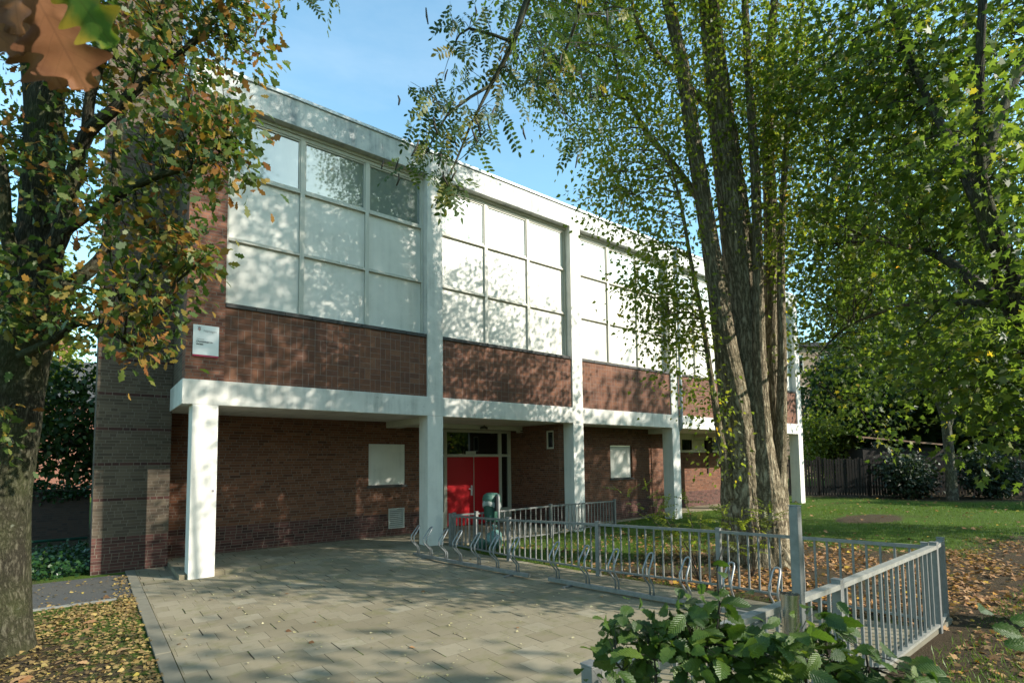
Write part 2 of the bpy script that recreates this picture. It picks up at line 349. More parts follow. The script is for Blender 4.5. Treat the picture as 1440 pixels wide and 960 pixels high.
M['l_ivy'] = m_leaf('ivy_leaves', [(0, (.010, .035, .010)), (.7, (.022, .06, .014)), (1, (.05, .085, .02))], .3, .15)
M['litter'] = m_leaf('fallen_leaves', [(0, (.10, .05, .025)), (.25, (.20, .10, .045)), (.5, (.31, .17, .08)), (.68, (.36, .22, .11)), (.8, (.38, .17, .04)), (.9, (.45, .28, .04)), (1, (.50, .38, .06))], .7, .15, 1.2, spec=.15)
M['litter_small'] = m_leaf('small_fallen_leaves', [(0, (.09, .06, .03)), (.3, (.17, .115, .05)), (.6, (.26, .18, .07)), (.85, (.33, .25, .09)), (1, (.40, .30, .05))], .7, .15, 1.2, spec=.15)
M['litter_pale'] = m_leaf('pale_fallen_leaves', [(0, (.30, .26, .12)), (.5, (.42, .37, .20)), (.8, (.48, .42, .26)), (1, (.45, .33, .05))], .7, .15, 1.1, spec=.15)
M['blade'] = m_leaf('grass_blades', [(0, (.04, .085, .010)), (.6, (.085, .155, .016)), (.9, (.13, .18, .025)), (1, (.16, .14, .04))], .5, .35)

# ------------------------------------------------------------------ object helpers
def tag(o, label=None, cat=None, group=None, kind=None):
    if label: o['label'] = label
    if cat: o['category'] = cat
    if group: o['group'] = group
    if kind: o['kind'] = kind
    return o
def empty(name, loc, label, cat, group=None):
    o = bpy.data.objects.new(name, None); COL.objects.link(o); o.location = loc; o.empty_display_size = .2
    return tag(o, label, cat, group)
def link(o, parent=None):
    COL.objects.link(o)
    if parent is not None:
        o.parent = parent
        if parent.type == 'EMPTY': o.matrix_parent_inverse = Matrix.Translation(-Vector(parent.location))
        else: o.matrix_parent_inverse = Matrix.Translation(-Vector(parent.location))
    return o
def copyo(o, parent, loc=None):
    c = o.copy(); COL.objects.link(c); c.parent = parent
    if parent is not None: c.matrix_parent_inverse = Matrix.Translation(-Vector(parent.location))
    if loc is not None: c.location = loc
    return c

class MB:
    def __init__(s): s.v = []; s.f = []; s.uv = []; s.sm = []
    def face(s, pts, uv=None, smooth=False):
        b = len(s.v); s.v += [tuple(p) for p in pts]; s.f.append(list(range(b, b+len(pts))))
        if uv is None:
            a = [Vector(p) for p in pts]; n = (a[1]-a[0]).cross(a[2]-a[0]) if len(a) > 2 else Vector((0, 0, 1))
            ax = max(range(3), key=lambda i: abs(n[i]))
            uv = [((p[0], p[2]) if ax == 1 else (p[1], p[2]) if ax == 0 else (p[0], p[1])) for p in pts]
        s.uv += uv; s.sm.append(smooth); return s
    def box(s, x0, x1, y0, y1, z0, z1, skip=''):
        P = lambda i, j, k: ((x0, x1)[i], (y0, y1)[j], (z0, z1)[k])
        F = {'f': [(0,0,0),(1,0,0),(1,0,1),(0,0,1)], 'b': [(1,1,0),(0,1,0),(0,1,1),(1,1,1)], 'l': [(0,1,0),(0,0,0),(0,0,1),(0,1,1)],
             'r': [(1,0,0),(1,1,0),(1,1,1),(1,0,1)], 't': [(0,0,1),(1,0,1),(1,1,1),(0,1,1)], 'd': [(0,1,0),(1,1,0),(1,0,0),(0,0,0)]}
        for k, q in F.items():
            if k not in skip: s.face([P(*c) for c in q])
        return s
    def obox(s, c, ax, ay, hx, hy, z0, z1):   # oriented box: centre (x,y), axes 2d unit
        ax = np.array(ax); ay = np.array(ay); c = np.array(c)
        q = [c-ax*hx-ay*hy, c+ax*hx-ay*hy, c+ax*hx+ay*hy, c-ax*hx+ay*hy]
        lo = [(p[0], p[1], z0) for p in q]; hi = [(p[0], p[1], z1) for p in q]
        s.face(hi); s.face(lo[::-1])
        for i in range(4):
            j = (i+1) % 4; d = math.dist(lo[i], lo[j])
            s.face([lo[i], lo[j], hi[j], hi[i]], [(0, z0), (d, z0), (d, z1), (0, z1)])
        return s
    def bar(s, a, b, hw, hh):     # rectangular bar from a to b (horizontal-ish), half width, half height
        a = Vector(a); b = Vector(b); d = (b-a).normalized(); x = d.cross(Vector((0, 0, 1))).normalized(); z = x.cross(d)
        A = [a+x*sx*hw+z*sz*hh for sx, sz in ((-1,-1),(1,-1),(1,1),(-1,1))]; B = [p+(b-a) for p in A]
        L = (b-a).length
        for i in range(4):
            j = (i+1) % 4; s.face([A[i], B[i], B[j], A[j]], [(0, 0), (0, L), (.05, L), (.05, 0)])
        s.face(A); s.face(B[::-1]); return s
    def tube(s, pts, rad, n=8, cap=True, disp=None):
        V, Fq, UV = tube_arrays(pts, rad, n, disp); b = len(s.v)
        s.v += [tuple(p) for p in V]
        for q, u in zip(Fq, UV): s.f.append([b+i for i in q]); s.uv += [tuple(x) for x in u]; s.sm.append(True)
        if cap:
            m = len(V)//(n); e = [b+(m-1)*n+i for i in range(n)]
            s.f.append(e); s.uv += [(0, 0)]*n; s.sm.append(False)
            e = [b+i for i in range(n)][::-1]; s.f.append(e); s.uv += [(0, 0)]*n; s.sm.append(False)
        return s
    def wall(s, x0, x1, z0, z1, y, holes=(), depth=.1):   # front face at y (facing -y), holes (x0,x1,z0,z1) with reveals
        xs = sorted({x0, x1, *[h[0] for h in holes], *[h[1] for h in holes]}); zs = sorted({z0, z1, *[h[2] for h in holes], *[h[3] for h in holes]})
        for i in range(len(xs)-1):
            for k in range(len(zs)-1):
                cx, cz = (xs[i]+xs[i+1])/2, (zs[k]+zs[k+1])/2
                if any(h[0] < cx < h[1] and h[2] < cz < h[3] for h in holes): continue
                s.face([(xs[i], y, zs[k]), (xs[i+1], y, zs[k]), (xs[i+1], y, zs[k+1]), (xs[i], y, zs[k+1])])
        for a, b, c, d in holes:
            y2 = y+depth
            s.face([(a, y, c), (a, y, d), (a, y2, d), (a, y2, c)]); s.face([(b, y, d), (b, y, c), (b, y2, c), (b, y2, d)])
            s.face([(a, y, d), (b, y, d), (b, y2, d), (a, y2, d)]); s.face([(b, y, c), (a, y, c), (a, y2, c), (b, y2, c)])
        return s
    def build(s, name, mat, parent=None, label=None, bevel=0.):
        me = bpy.data.meshes.new(name); me.from_pydata(s.v, [], s.f)
        ul = me.uv_layers.new(name='UVMap'); flat = np.array(s.uv, dtype=np.float32).ravel()
        ul.data.foreach_set('uv', flat); me.polygons.foreach_set('use_smooth', s.sm)
        me.materials.append(M[mat] if isinstance(mat, str) else mat); me.update()
        if bevel:
            bm = bmesh.new(); bm.from_mesh(me); bmesh.ops.remove_doubles(bm, verts=bm.verts, dist=1e-5)
            ed = [e for e in bm.edges if len(e.link_faces) == 2 and e.calc_face_angle(0) > .5]
            bmesh.ops.bevel(bm, geom=ed, offset=bevel, segments=2, affect='EDGES', profile=.6); bm.to_mesh(me); bm.free()
        o = bpy.data.objects.new(name, me); link(o, parent)
        if label: o['label'] = label
        return o

def norm(a): return a/np.maximum(np.linalg.norm(a, axis=-1, keepdims=True), 1e-9)
def smooth_path(P, R, step):
    P = np.asarray(P, float); R = np.asarray(R, float); n = len(P); out = []; ro = []
    for i in range(n-1):
        p0 = P[max(i-1, 0)]; p1 = P[i]; p2 = P[i+1]; p3 = P[min(i+2, n-1)]
        k = max(2, int(np.linalg.norm(p2-p1)/step))
        for t in np.arange(k)/k:
            out.append(.5*(2*p1+(p2-p0)*t+(2*p0-5*p1+4*p2-p3)*t*t+(3*p1-p0-3*p2+p3)*t**3)); ro.append(R[i]*(1-t)+R[i+1]*t)
    out.append(P[-1]); ro.append(R[-1]); return np.array(out), np.array(ro)
def tube_arrays(pts, rad, n=8, disp=None):
    P = np.asarray(pts, float); R = np.broadcast_to(np.asarray(rad, float), (len(P),))
    T = norm(np.gradient(P, axis=0)); a = np.array([1., .13, .07]) if abs(T[0][0]) < .8 else np.array([0., 1., .1])
    x = norm(np.cross(a, T[0])); V = []; L = 0; Ls = []
    ang = np.arange(n)/n*2*math.pi
    for i in range(len(P)):
        x = norm(x-T[i]*np.dot(x, T[i])); y = np.cross(T[i], x)
        if i: L += np.linalg.norm(P[i]-P[i-1])
        Ls.append(L); r = R[i]*(np.ones(n) if disp is None else disp(ang, L, P[i]))
        V.append(P[i]+np.outer(np.cos(ang)*r, x)+np.outer(np.sin(ang)*r, y))
    V = np.concatenate(V); F = []; UV = []; rm = float(R.mean()); du = max(round(2*math.pi*rm/n*1000)/1000, .001)
    for i in range(len(P)-1):
        for j in range(n):
            k = (j+1) % n; F.append((i*n+j, i*n+k, (i+1)*n+k, (i+1)*n+j))
            UV.append(((j*du, Ls[i]), ((j+1)*du, Ls[i]), ((j+1)*du, Ls[i+1]), (j*du, Ls[i+1])))
    return V, F, UV

# ------------------------------------------------------------------ leaves
def template(outline, fold=.15, curl=.15, faces=None, uv=True):
    V = np.array([(x, y, fold*abs(x)-curl*(y-.3)**2) for x, y in outline], float)
    return V, faces or [list(range(len(V)))], np.array([(x/.9+.5, y) for x, y in outline])
def lobed(n, width, depth, stalk=.0):
    L = []
    for i in range(n*8+1):
        t = i/(n*8); env = width*math.sin(math.pi*min(1, t*.93+.05)**1.25)
        wv = env*(1-depth*(.5-.5*math.cos(2*math.pi*n*t+math.pi)))
        L.append((max(wv, .01), stalk+t*(1-stalk)))
    L = [(x, y+.3*x*(1-y)) for x, y in L]
    out = [(x, y) for x, y in L]+[(-x, y) for x, y in L[::-1]]
    return out
T_OAK = template(lobed(4, .34, .55, .04), .12, .25)
T_OAK_LO = template([(0, 0), (.16, .2), (.1, .3), (.27, .45), (.17, .55), (.27, .72), (.12, .85), (0, 1), (-.12, .85), (-.27, .72), (-.17, .55), (-.27, .45), (-.1, .3), (-.16, .2)], .15, .3)
_mp = []
for i in range(-2, 3):
    a = math.radians(i*52); l = (1., .86, .6)[abs(i)]
    _mp.append((a, l)); 
_out = [(0.02, 0)]
for i in range(2, -3, -1):
    a, l = _mp[i+2]; 
    for da, k in ((.13, .72), (0, 1), (-.13, .72)):
        _out.append((math.sin(a+da)*l*k*.62, .38+math.cos(a+da)*l*k*.62))
    if i > -2:
        b = a-math.radians(26); _out.append((math.sin(b)*.24, .38+math.cos(b)*.26))
_out.append((-.02, 0))
T_MAPLE = template(_out, .18, .35)
T_POP = template([(0, 0), (.3, .28), (.26, .5), (0, 1), (-.26, .5), (-.3, .28)], .2, .2)
T_QUAD = template([(0, 0), (.38, .4), (0, 1), (-.38, .5)], .3, .3)
def pinnate(k=6):
    V = []; F = []
    def leaflet(cx, cy, dx, dy, L):
        b = len(V); px, py = -dy, dx
        for a, wd in ((0, 0), (.3, .22), (.7, .2), (1, 0), (.7, -.2), (.3, -.22)):
            V.append((cx+dx*a*L+px*wd*L, cy+dy*a*L+py*wd*L, -.05*a+random.uniform(-.02, .02)-.12*(cy-.3)**2))
        F.append(list(range(b, b+6)))
    for i in range(k):
        y = .12+i*.8/k
        for sgn in (1, -1):
            ang = random.uniform(-.15, .15); leaflet(0, y+random.uniform(-.01, .01), sgn*.94, .34+ang, .2)
    leaflet(0, .92, 0, 1, .2)
    b = len(V); V.extend([(.006, 0, 0), (.004, .92, -.05), (-.004, .92, -.05), (-.006, 0, 0)]); F.append([b, b+1, b+2, b+3])
    V = np.array(V); return V, F, np.zeros((len(V), 2))
T_PIN = pinnate()
def ovate(serr=.02, n=9, fold=.22, curl=.25):
    V = []; F = []; UV = []
    for i in range(n+1):
        t = i/n; wd = .30*math.sin(math.pi*t**.85)**.8*(1 if t < .98 else 0)+.003
        for s in (-1, 0, 1):
            se = serr*(1 if i % 2 else -1)
            x = s*(wd+se*(s != 0)*(0 < i < n)); V.append((x, t, fold*abs(x)-curl*(t-.35)**2)); UV.append((x/.9+.5, t))
    for i in range(n):
        for s in (0, 1): a = i*3+s; F.append([a, a+1, a+4, a+3])
    return np.array(V), F, np.array(UV)
T_OV = ovate(.035, 11, .2, .32)
def oak_big(n=72, lob=4.5):
    V = []; F = []; UV = []
    for i in range(n+1):
        t = i/n; env = .30*math.sin(math.pi*min(1, .06+.9*t)**1.35)**.9
        wv = max(env*(1-.55*(.5+.5*math.cos(2*math.pi*lob*t**.95))), .006)*(1 if t < .985 else .3)
        for s_ in (-1, -.66, -.33, 0, .33, .66, 1):
            x = s_*wv; yy = t+.34*abs(x)*(1-t*.4)
            V.append((x, yy, .35*x*x+.05*math.sin(5*t+2*s_)*abs(s_)-.22*(t-.3)**2)); UV.append((.5+x, t))
    for i in range(n):
        for k in range(6): a = i*7+k; F.append([a, a+1, a+8, a+7])
    return np.array(V), F, np.array(UV)
T_OAK_BIG = oak_big()

def leaf_mesh(name, tpl, pos, d, nrm, scale, mat, parent=None, rnd=None, clump=None):
    V0, F0, UV0 = tpl; N = len(pos)
    y = norm(d); x = norm(np.cross(y, nrm)); z = np.cross(x, y)
    sc = np.broadcast_to(np.asarray(scale, float), (N,))[:, None, None]
    V = (V0[None, :, 0:1]*x[:, None, :]+V0[None, :, 1:2]*y[:, None, :]+V0[None, :, 2:3]*z[:, None, :])*sc+pos[:, None, :]
    nv = len(V0); loops0 = np.concatenate([np.array(f) for f in F0]); starts0 = np.cumsum([0]+[len(f) for f in F0[:-1]]); nl = len(loops0)
    me = bpy.data.meshes.new(name)
    me.vertices.add(N*nv); me.vertices.foreach_set('co', V.astype(np.float32).ravel())
    me.loops.add(N*nl); me.loops.foreach_set('vertex_index', (loops0[None, :]+np.arange(N)[:, None]*nv).astype(np.int32).ravel())
    nf = len(F0); me.polygons.add(N*nf); me.polygons.foreach_set('loop_start', (starts0[None, :]+np.arange(N)[:, None]*nl).astype(np.int32).ravel())
    ul = me.uv_layers.new(name='UVMap'); ul.data.foreach_set('uv', np.tile(UV0[loops0], (N, 1)).astype(np.float32).ravel())
    for nm, arr in (('rnd', rnd if rnd is not None else RNG.random(N)), ('clump', clump if clump is not None else RNG.random(N))):
        at_ = me.attributes.new(nm, 'FLOAT', 'FACE'); at_.data.foreach_set('value', np.repeat(arr, nf).astype(np.float32))
    me.materials.append(M[mat]); me.update(calc_edges=True); me.validate()
    if len(F0) > 3 and tpl is not T_PIN: me.polygons.foreach_set('use_smooth', np.ones(N*nf, bool))
    o = bpy.data.objects.new(name, me); return link(o, parent)

def in_ell(E, n_per, rng, surf=.35):
    """random points in ellipsoids (centre, radii(3), count)"""
    P = []
    for (c, r, n) in E:
        d = norm(rng.normal(size=(n, 3))); t = rng.random(n)**surf
        P.append(np.asarray(c)+d*t[:, None]*np.asarray(r))
    return np.concatenate(P)

def grow(stems, tips, rng, tiprad=.006, up=.25, sink=1.2, maxr=.12):
    nodes = []; nr = []
    for P, R in stems: nodes.append(P); nr.append(R)
    nodes = np.concatenate(nodes); nr = np.concatenate(nr); nst = len(nodes)
    par = list(range(-1, nst-1)); N = [p for p in nodes]; cnt = [0]*nst
    d0 = np.array([np.min(np.linalg.norm(nodes-t, axis=1)) for t in tips]); order = np.argsort(d0); paths = []
    arr = np.zeros((nst+len(tips)*14, 3)); arr[:nst] = nodes; n = nst
    depth = np.zeros(len(arr)); lastdir = []
    for ti in order:
        t = tips[ti]; dv = t-arr[:n]; dist = np.linalg.norm(dv, axis=1)
        cost = dist*(1+sink*np.maximum(0, -dv[:, 2]/np.maximum(dist, .01))*.6)+.25*depth[:n]
        j = int(np.argmin(cost)); a = arr[j]; L = dist[j]; k = int(np.clip(L/.35, 2, 12))
        ctrl = a+(t-a)*.5+np.array([0, 0, up*L])+rng.normal(size=3)*.09*L
        s = (np.arange(1, k+1)/k)[:, None]
        pts = (1-s)**2*a+2*s*(1-s)*ctrl+s*s*t
        pts[:-1] += rng.normal(size=(k-1, 3))*.03*L/k**.5
        idx = []; pj = j
        for p in pts:
            arr[n] = p; par.append(pj); cnt.append(0); depth[n] = depth[pj]+1; pj = n; idx.append(n); n += 1
        paths.append((j, idx))
        q = pj; 
        while q >= nst: cnt[q] += 1; q = par[q]
    out = MB()
    for j, idx in paths:
        P = np.array([arr[j]]+[arr[i] for i in idx]); R = np.array([tiprad*max(cnt[i], 1)**.5 for i in [idx[0]]+idx])
        R = np.minimum(R, maxr)
        if j < nst: R = np.minimum(R, nr[j]*.75)
        R[-1] *= .5
        out.tube(P, R, 5 if R[0] < .03 else 7, cap=False)
    return out

def leaves_at(tips, per, sig, rng, droop=.5, spread=1., upn=.6):
    n = len(tips)*per; c = np.repeat(tips, per, axis=0); cl = np.repeat(rng.random(len(tips)), per)
    off = rng.normal(size=(n, 3))*sig
    d = norm(off*.6/np.maximum(sig, .01)+rng.normal(size=(n, 3))*spread*.8+np.array([0, 0, -droop]))
    nm = norm(rng.normal(size=(n, 3))*.7+np.array([0, 0, upn]))
    return c+off, d, nm, cl

def tree(name, label, cat, stems, ells, leaf, bark, rng, per=14, sig=.2, size=.1, tpl=T_QUAD, group=None, droop=.5, tiprad=.006, bark_disp=None, nseg=12, up=.25, maxr=.12, step=.25, loc=None, filt=None, branches=True, prune=None):
    S = [smooth_path(p, r, step) for p, r in stems]
    base = S[0][0][0]; root = empty(name, tuple(loc if loc is not None else base), label, cat, group)
    tips = in_ell(ells, 0, rng)
    if filt is not None: tips = tips[filt(tips)]
    tk = MB()
    for i, (P, R) in enumerate(S): tk.tube(P, R, nseg if i == 0 or R[0] > .1 else 8, disp=bark_disp if (bark_disp and R[0] > .12) else None)
    trunk = tk.build('trunk', bark, root)
    if branches:
        b = grow(S, tips, rng, tiprad, up=up, maxr=maxr); b.build('branches', bark if isinstance(bark, str) else bark, root)
    P, d, nm, cl = leaves_at(tips, per, sig, rng, droop)
    if prune is not None:
        k = ~prune(P); P, d, nm, cl = P[k], d[k], nm[k], cl[k]
    leaf_mesh('crown', tpl, P, d, nm, size*(.65+.6*rng.random(len(P))), leaf, root, clump=cl)
    return root
def pxell(u, v, d, ru, rv, n, depth=None):
    s = d/FPX; c = at(u, v, d); rh = ru*s; rz = rv*s
    return (c, (max(rh, .05), max(depth if depth else rh, .05), max(rz, .05)), n)

exec_sections = []
# ------------------------------------------------------------------ ground
B, W = 4.663, .408
def sheet(name, pts, z, mat, kind='structure', **kw):
    o = MB().face([(x, y, z) for x, y in pts]).build(name, mat); return tag(o, kind=kind, **kw)
g_ = MB()
gx = [-400, -60, -25, -12]+list(np.arange(-10, 42, 1.5))+[55, 90, 400]; gy = [-400, -80, -40, -20]+list(np.arange(-14, 22, 1.5))+[40, 100, 400]
def gz(x, y):
    if x < 7.5 or x > 60 or y > 8 or y < -30: return 0.
    return .05*math.sin(x*.9)*math.sin(y*.8)*min(1, (x-7.5)/3)
for i in range(len(gx)-1):
    for j in range(len(gy)-1):
        q = [(gx[i], gy[j]), (gx[i+1], gy[j]), (gx[i+1], gy[j+1]), (gx[i], gy[j+1])]
        g_.face([(a, b, gz(a, b)) for a, b in q], smooth=True)
ground = tag(g_.build('ground', 'ground'), kind='structure')
def fx_line(y): return 5.141+(6.222-5.141)*(y+.203)/(-8.851+.203)
def ramp_h(x, y):
    s = lambda t: max(0, min(1, t))**2*(3-2*max(0, min(1, t)))
    return .078*s((x-.5)/2.2)*s((y+1.5)/1.5)
pv = MB(); ny, nx = 48, 24
for j in range(ny):
    for i in range(nx):
        q = []
        for a, b in ((i, j), (i+1, j), (i+1, j+1), (i, j+1)):
            y = -8.86+(8.86+.06)*b/ny; x = -.645+(fx_line(y)-.06+.645)*a/nx
            q.append((x, y, .02+ramp_h(x, y)+.004*math.sin(x*2.1+y)*math.cos(y*1.7)))
        pv.face(q, smooth=True)
pv.face([(-.645, -20, .02), (.42, -20, .02), (.42, -8.86, .02), (-.645, -8.86, .02)])
pv.face([(-.645, .06, .02), (-.12, .06, .02), (-.12, 1.72, .02), (-.645, 1.72, .02)])
pv.face([(fx_line(.06)-.06, .06, .02), (fx_line(-8.86)-.06, -8.86, .02), (fx_line(-8.86)-.06, -8.86, -.05), (fx_line(.06)-.06, .06, -.05)][::-1])
pv.face([(.42, -20, .02), (.42, -20, -.05), (.42, -8.86, -.05), (.42, -8.86, .02)])
pv.face([(.42, -8.86, .02), (.42, -8.86, -.05), (6.17, -8.86, -.05), (6.17, -8.86, .02)])
tag(pv.build('pavement', 'paving'), kind='structure')
kb = MB(); y = -20.
while y < 1.6:
    y2 = min(y+1., 1.72); kb.box(-.795+random.uniform(-.004, .004), -.65, y+.006, y2-.006, -.05, .024+random.uniform(-.004, .004), 'd'); y += 1.
tag(kb.build('kerb', 'kerb', bevel=.008), kind='structure')
pl = MB()
pl.box(-.12, 9.12, .068, 2.18, -.05, .10, 'd'); pl.box(6.22, 9.12, 2.18, 2.66, -.05, .101, 'd'); pl.box(9.125, 24., .9, 2.18, -.05, .035, 'd')
tag(pl.build('entrance_platform', 'paving'), kind='structure')
tag(MB().box(-8., -.80, -.72, 1.45, -.05, .006, 'd').build('path', 'asphalt'), kind='structure')
ed = MB(); x = -7.
while x < -1.2: ed.box(x+.006, x+.994, -.80, -.725, -.05, .018+random.uniform(-.004, .006), 'd'); x += 1.
tag(ed.build('path_edging', 'edging'), kind='structure')

# ------------------------------------------------------------------ school gym building
bd = empty('school_gym', (12, 5, 0), 'long two storey gym building with white concrete frame and brown brick panels', 'building')
ZB, ZT, ZR, ZF = 3.043, 3.485, 9.357, 8.749
XE = 5*B+W
for i in range(6):
    c = MB().box(i*B, i*B+W, 0, W, -.05, ZB, 'td').build('column', 'white_clean', bd, bevel=.012)
# beam, pilasters, fascia
MB().box(-.16, XE+.04, -.001, 2.184, ZB, ZT-.0, '').build('floor_beam', 'white', bd, bevel=.01)
for i in range(1, 5): MB().box(i*B, i*B+W*.9, W+.003, 2.18, ZB-.16, ZB-.002).build('cross_beam', 'soffit', bd)
for i in range(1, 6): MB().box(i*B, i*B+W if i < 5 else XE, 0.002, .42, ZT-.01, ZF+.01, 'td').build('pilaster', 'white', bd, bevel=.008)
MB().box(-.12, XE+.02, -.001, .9, ZF, ZR-.07).build('fascia', 'fascia', bd, bevel=.01)
MB().box(-.15, XE+.05, -.035, 13., ZR-.068, ZR).build('roof_trim', 'zinc', bd, bevel=.006)
MB().box(-.1, XE, .02, 12.9, ZR-.3, ZR-.075).build('roof', 'roofing', bd)
MB().box(-.12, .49, .03, .41, ZT, ZF-.003, 'bd').build('corner_pier', 'brick_pier', bd)
MB().face([(-.12, 13, ZT), (-.12, .412, ZT), (-.12, .412, ZR-.08), (-.12, 13, ZR-.08)]).build('side_wall', 'brick_tower', bd)
MB().face([(XE, .42, ZT), (XE, 13, ZT), (XE, 13, ZR-.08), (XE, .42, ZR-.08)]).face([(XE, 13, 0), (-.12, 13, 0), (-.12, 13, ZR-.08), (XE, 13, ZR-.08)]).build('rear_wall', 'brick_pier', bd)
bays = [(.49, B), (B+W, 2*B), (2*B+W, 3*B), (3*B+W, 4*B), (4*B+W, 5*B)]
ZS = 4.86
for bi, (x0, x1) in enumerate(bays):
    MB().box(x0, x1, .045, .3, ZT-.005, ZS, 'tdlrb').build('brick_panel', 'basket', bd)
    sl = MB(); x = x0
    while x < x1-.02:
        x2 = min(x+.52, x1); sl.box(x+.004, x2-.004, -.012 if False else .012, .34, ZS+random.uniform(-.003, .003), ZS+.075, ''); x = x2
    sl.build('sill', 'sill', bd, bevel=.004)
    # window: frame and mullions
    z0, z1 = ZS+.075, ZF-.004; fx0, fx1 = x0+.004, x1-.004; yf = .2
    fr = MB(); cw = (fx1-fx0)/3; zl = [z0+.055, z0+1.262, z0+2.56, z1-.13]
    fr.box(fx0, fx1, yf, yf+.1, z0, z0+.055); fr.box(fx0, fx1, yf, yf+.1, z1-.13, z1-.06); fr.box(fx0, fx1, yf-.04, yf+.1, z1-.058, z1)
    fr.box(fx0, fx0+.05, yf-.003, yf+.1, z0+.055, z1-.13); fr.box(fx1-.05, fx1, yf-.003, yf+.1, z0+.055, z1-.13)
    for k in (1, 2): fr.box(fx0+cw*k-.045, fx0+cw*k+.045, yf-.004, yf+.1, z0+.056, z1-.131)
    for zz in zl[1:3]:
        for k in range(3):
            a = fx0+cw*k+(.05 if k == 0 else .045)+.001; b_ = fx0+cw*(k+1)-(.05 if k == 2 else .045)-.001
            fr.box(a, b_, yf-.012, yf+.1, zz-.012, zz+.022); fr.box(a, b_, yf+.012, yf+.1, zz+.034, zz+.06)
    win = fr.build('window', 'frame', bd); gk = MB()
    for zz in zl[1:3]: gk.box(fx0+.05, fx1-.05, yf+.02, yf+.09, zz+.0225, zz+.0335)
    gk.build('gasket', 'black', win)
    for r in range(3):
        for k in range(3):
            a, b_ = fx0+cw*k+.03, fx0+cw*(k+1)-.03; c_, d_ = zl[r]-.0, zl[r+1]+.005
            m = MB(); y = yf+.045+.006*random.random()
            tl = random.uniform(-.006, .006)
            m.face([(a, y, c_), (b_, y+tl, c_), (b_, y+tl, d_), (a, y, d_)])
            if r == 2 :
                m.build('glass_pane', 'glass' if bi == 0 else 'glass_sunlit', win)
                e = MB(); a2, b2 = a+.015, b_-.015
                for q in ((a2, a2+.028, c_+.06, d_-.01), (b2-.028, b2, c_+.06, d_-.01), (a2+.028, b2-.028, c_+.06, c_+.088), (a2+.028, b2-.028, d_-.038, d_-.01)): e.box(q[0], q[1], yf+.022, yf+.06, q[2], q[3])
                e.build('sash', 'frame', win)
            else: m.build('infill_panel', 'panel', win)
# ground floor walls
MB().wall(-.12, 6.22, 0, ZB+.001, 2.184, [(4.19, 5.22, 1.41, 2.47), (4.735, 5.185, .28, .80)], .07).build('ground_wall', 'brick_red', bd)
MB().box(4.195, 5.215, 2.225, 2.245, 1.415, 2.465, '').build('window_board', 'panel', bd, 'white boarded window over the wall vent')
MB().box(4.15, 5.26, 2.15, 2.25, 1.345, 1.408).build('window_sill', 'sill', bd)
v = MB()
for q in ((4.735, 4.765, .28, .80), (5.155, 5.185, .28, .80), (4.766, 5.154, .28, .31), (4.766, 5.154, .77, .80)): v.box(q[0], q[1], 2.17, 2.23, q[2], q[3])
vent = v.build('wall_vent', 'grille', bd); v = MB()
for k in range(9):
    z = .325+k*.05; v.face([(4.766, 2.178, z), (5.154, 2.178, z), (5.154, 2.21, z+.036), (4.766, 2.21, z+.036)])
v.build('louvre', 'grille', vent)
MB().face([(4.73, 2.25, .25), (5.19, 2.25, .25), (5.19, 2.25, .85), (4.73, 2.25, .85)]).build('vent_backing', 'black', vent)
# entrance
YD = 2.65
MB().face([(6.22, 2.184, 0), (6.22, YD, 0), (6.22, YD, ZB), (6.22, 2.184, ZB)]).build('entrance_side_wall', 'brick_red', bd)
sw = MB(); wx = 9.13; wy0, wy1, wz0, wz1 = .62, .93, 2.33, 2.86
for (a, b_, c_, d_) in ((.41, YD, 0, wz0), (.41, YD, wz1, ZB), (.41, wy0, wz0, wz1), (wy1, YD, wz0, wz1)):
    sw.face([(wx, b_, c_), (wx, a, c_), (wx, a, d_), (wx, b_, d_)])
for q in (((wx, wy0, wz0), (wx, wy1, wz0), (wx+.06, wy1, wz0), (wx+.06, wy0, wz0)), ((wx, wy0, wz1), (wx, wy1, wz1), (wx+.06, wy1, wz1), (wx+.06, wy0, wz1)), ((wx, wy0, wz0), (wx, wy0, wz1), (wx+.06, wy0, wz1), (wx+.06, wy0, wz0)), ((wx, wy1, wz0), (wx, wy1, wz1), (wx+.06, wy1, wz1), (wx+.06, wy1, wz0))): sw.face(list(q))
sw.face([(wx, .41, 0), (wx+.2, .41, 0), (wx+.2, .41, ZB), (wx, .41, ZB)])
sw.build('entrance_wall', 'brick_red', bd)
f = MB(); 
f.box(wx+.01, wx+.05, wy0, wy0+.045, wz0, wz1); f.box(wx+.01, wx+.05, wy1-.045, wy1, wz0, wz1); f.box(wx+.01, wx+.05, wy0+.045, wy1-.045, wz0, wz0+.045); f.box(wx+.01, wx+.05, wy0+.045, wy1-.045, wz1-.045, wz1)
sf = f.build('small_window', 'cream', bd); MB().face([(wx+.03, wy1, wz0), (wx+.03, wy0, wz0), (wx+.03, wy0, wz1), (wx+.03, wy1, wz1)]).build('pane', 'dark_glass', sf)
f = MB(); zt = 2.86
for a, b_ in ((6.222, 6.30), (6.67, 6.77), (8.66, 8.76), (9.03, 9.128)): f.box(a, b_, YD-.03, YD+.07, .1, zt)
f.box(6.771, 8.659, YD-.03, YD+.07, 2.13, 2.21); f.box(8.761, 9.029, YD-.03, YD+.07, 2.13, 2.21); f.box(6.222, 9.128, YD-.033, YD+.07, zt, zt+.08); f.box(6.301, 6.669, YD-.03, YD+.07, 2.13, 2.21); f.box(6.301, 6.669, YD-.03, YD+.07, .1, .55); f.box(8.761, 9.029, YD-.03, YD+.07, .1, .55)
f.box(7.708, 7.722, YD-.025, YD-.005, .12, 2.13)
ef = f.build('entrance_frame', 'cream', bd)
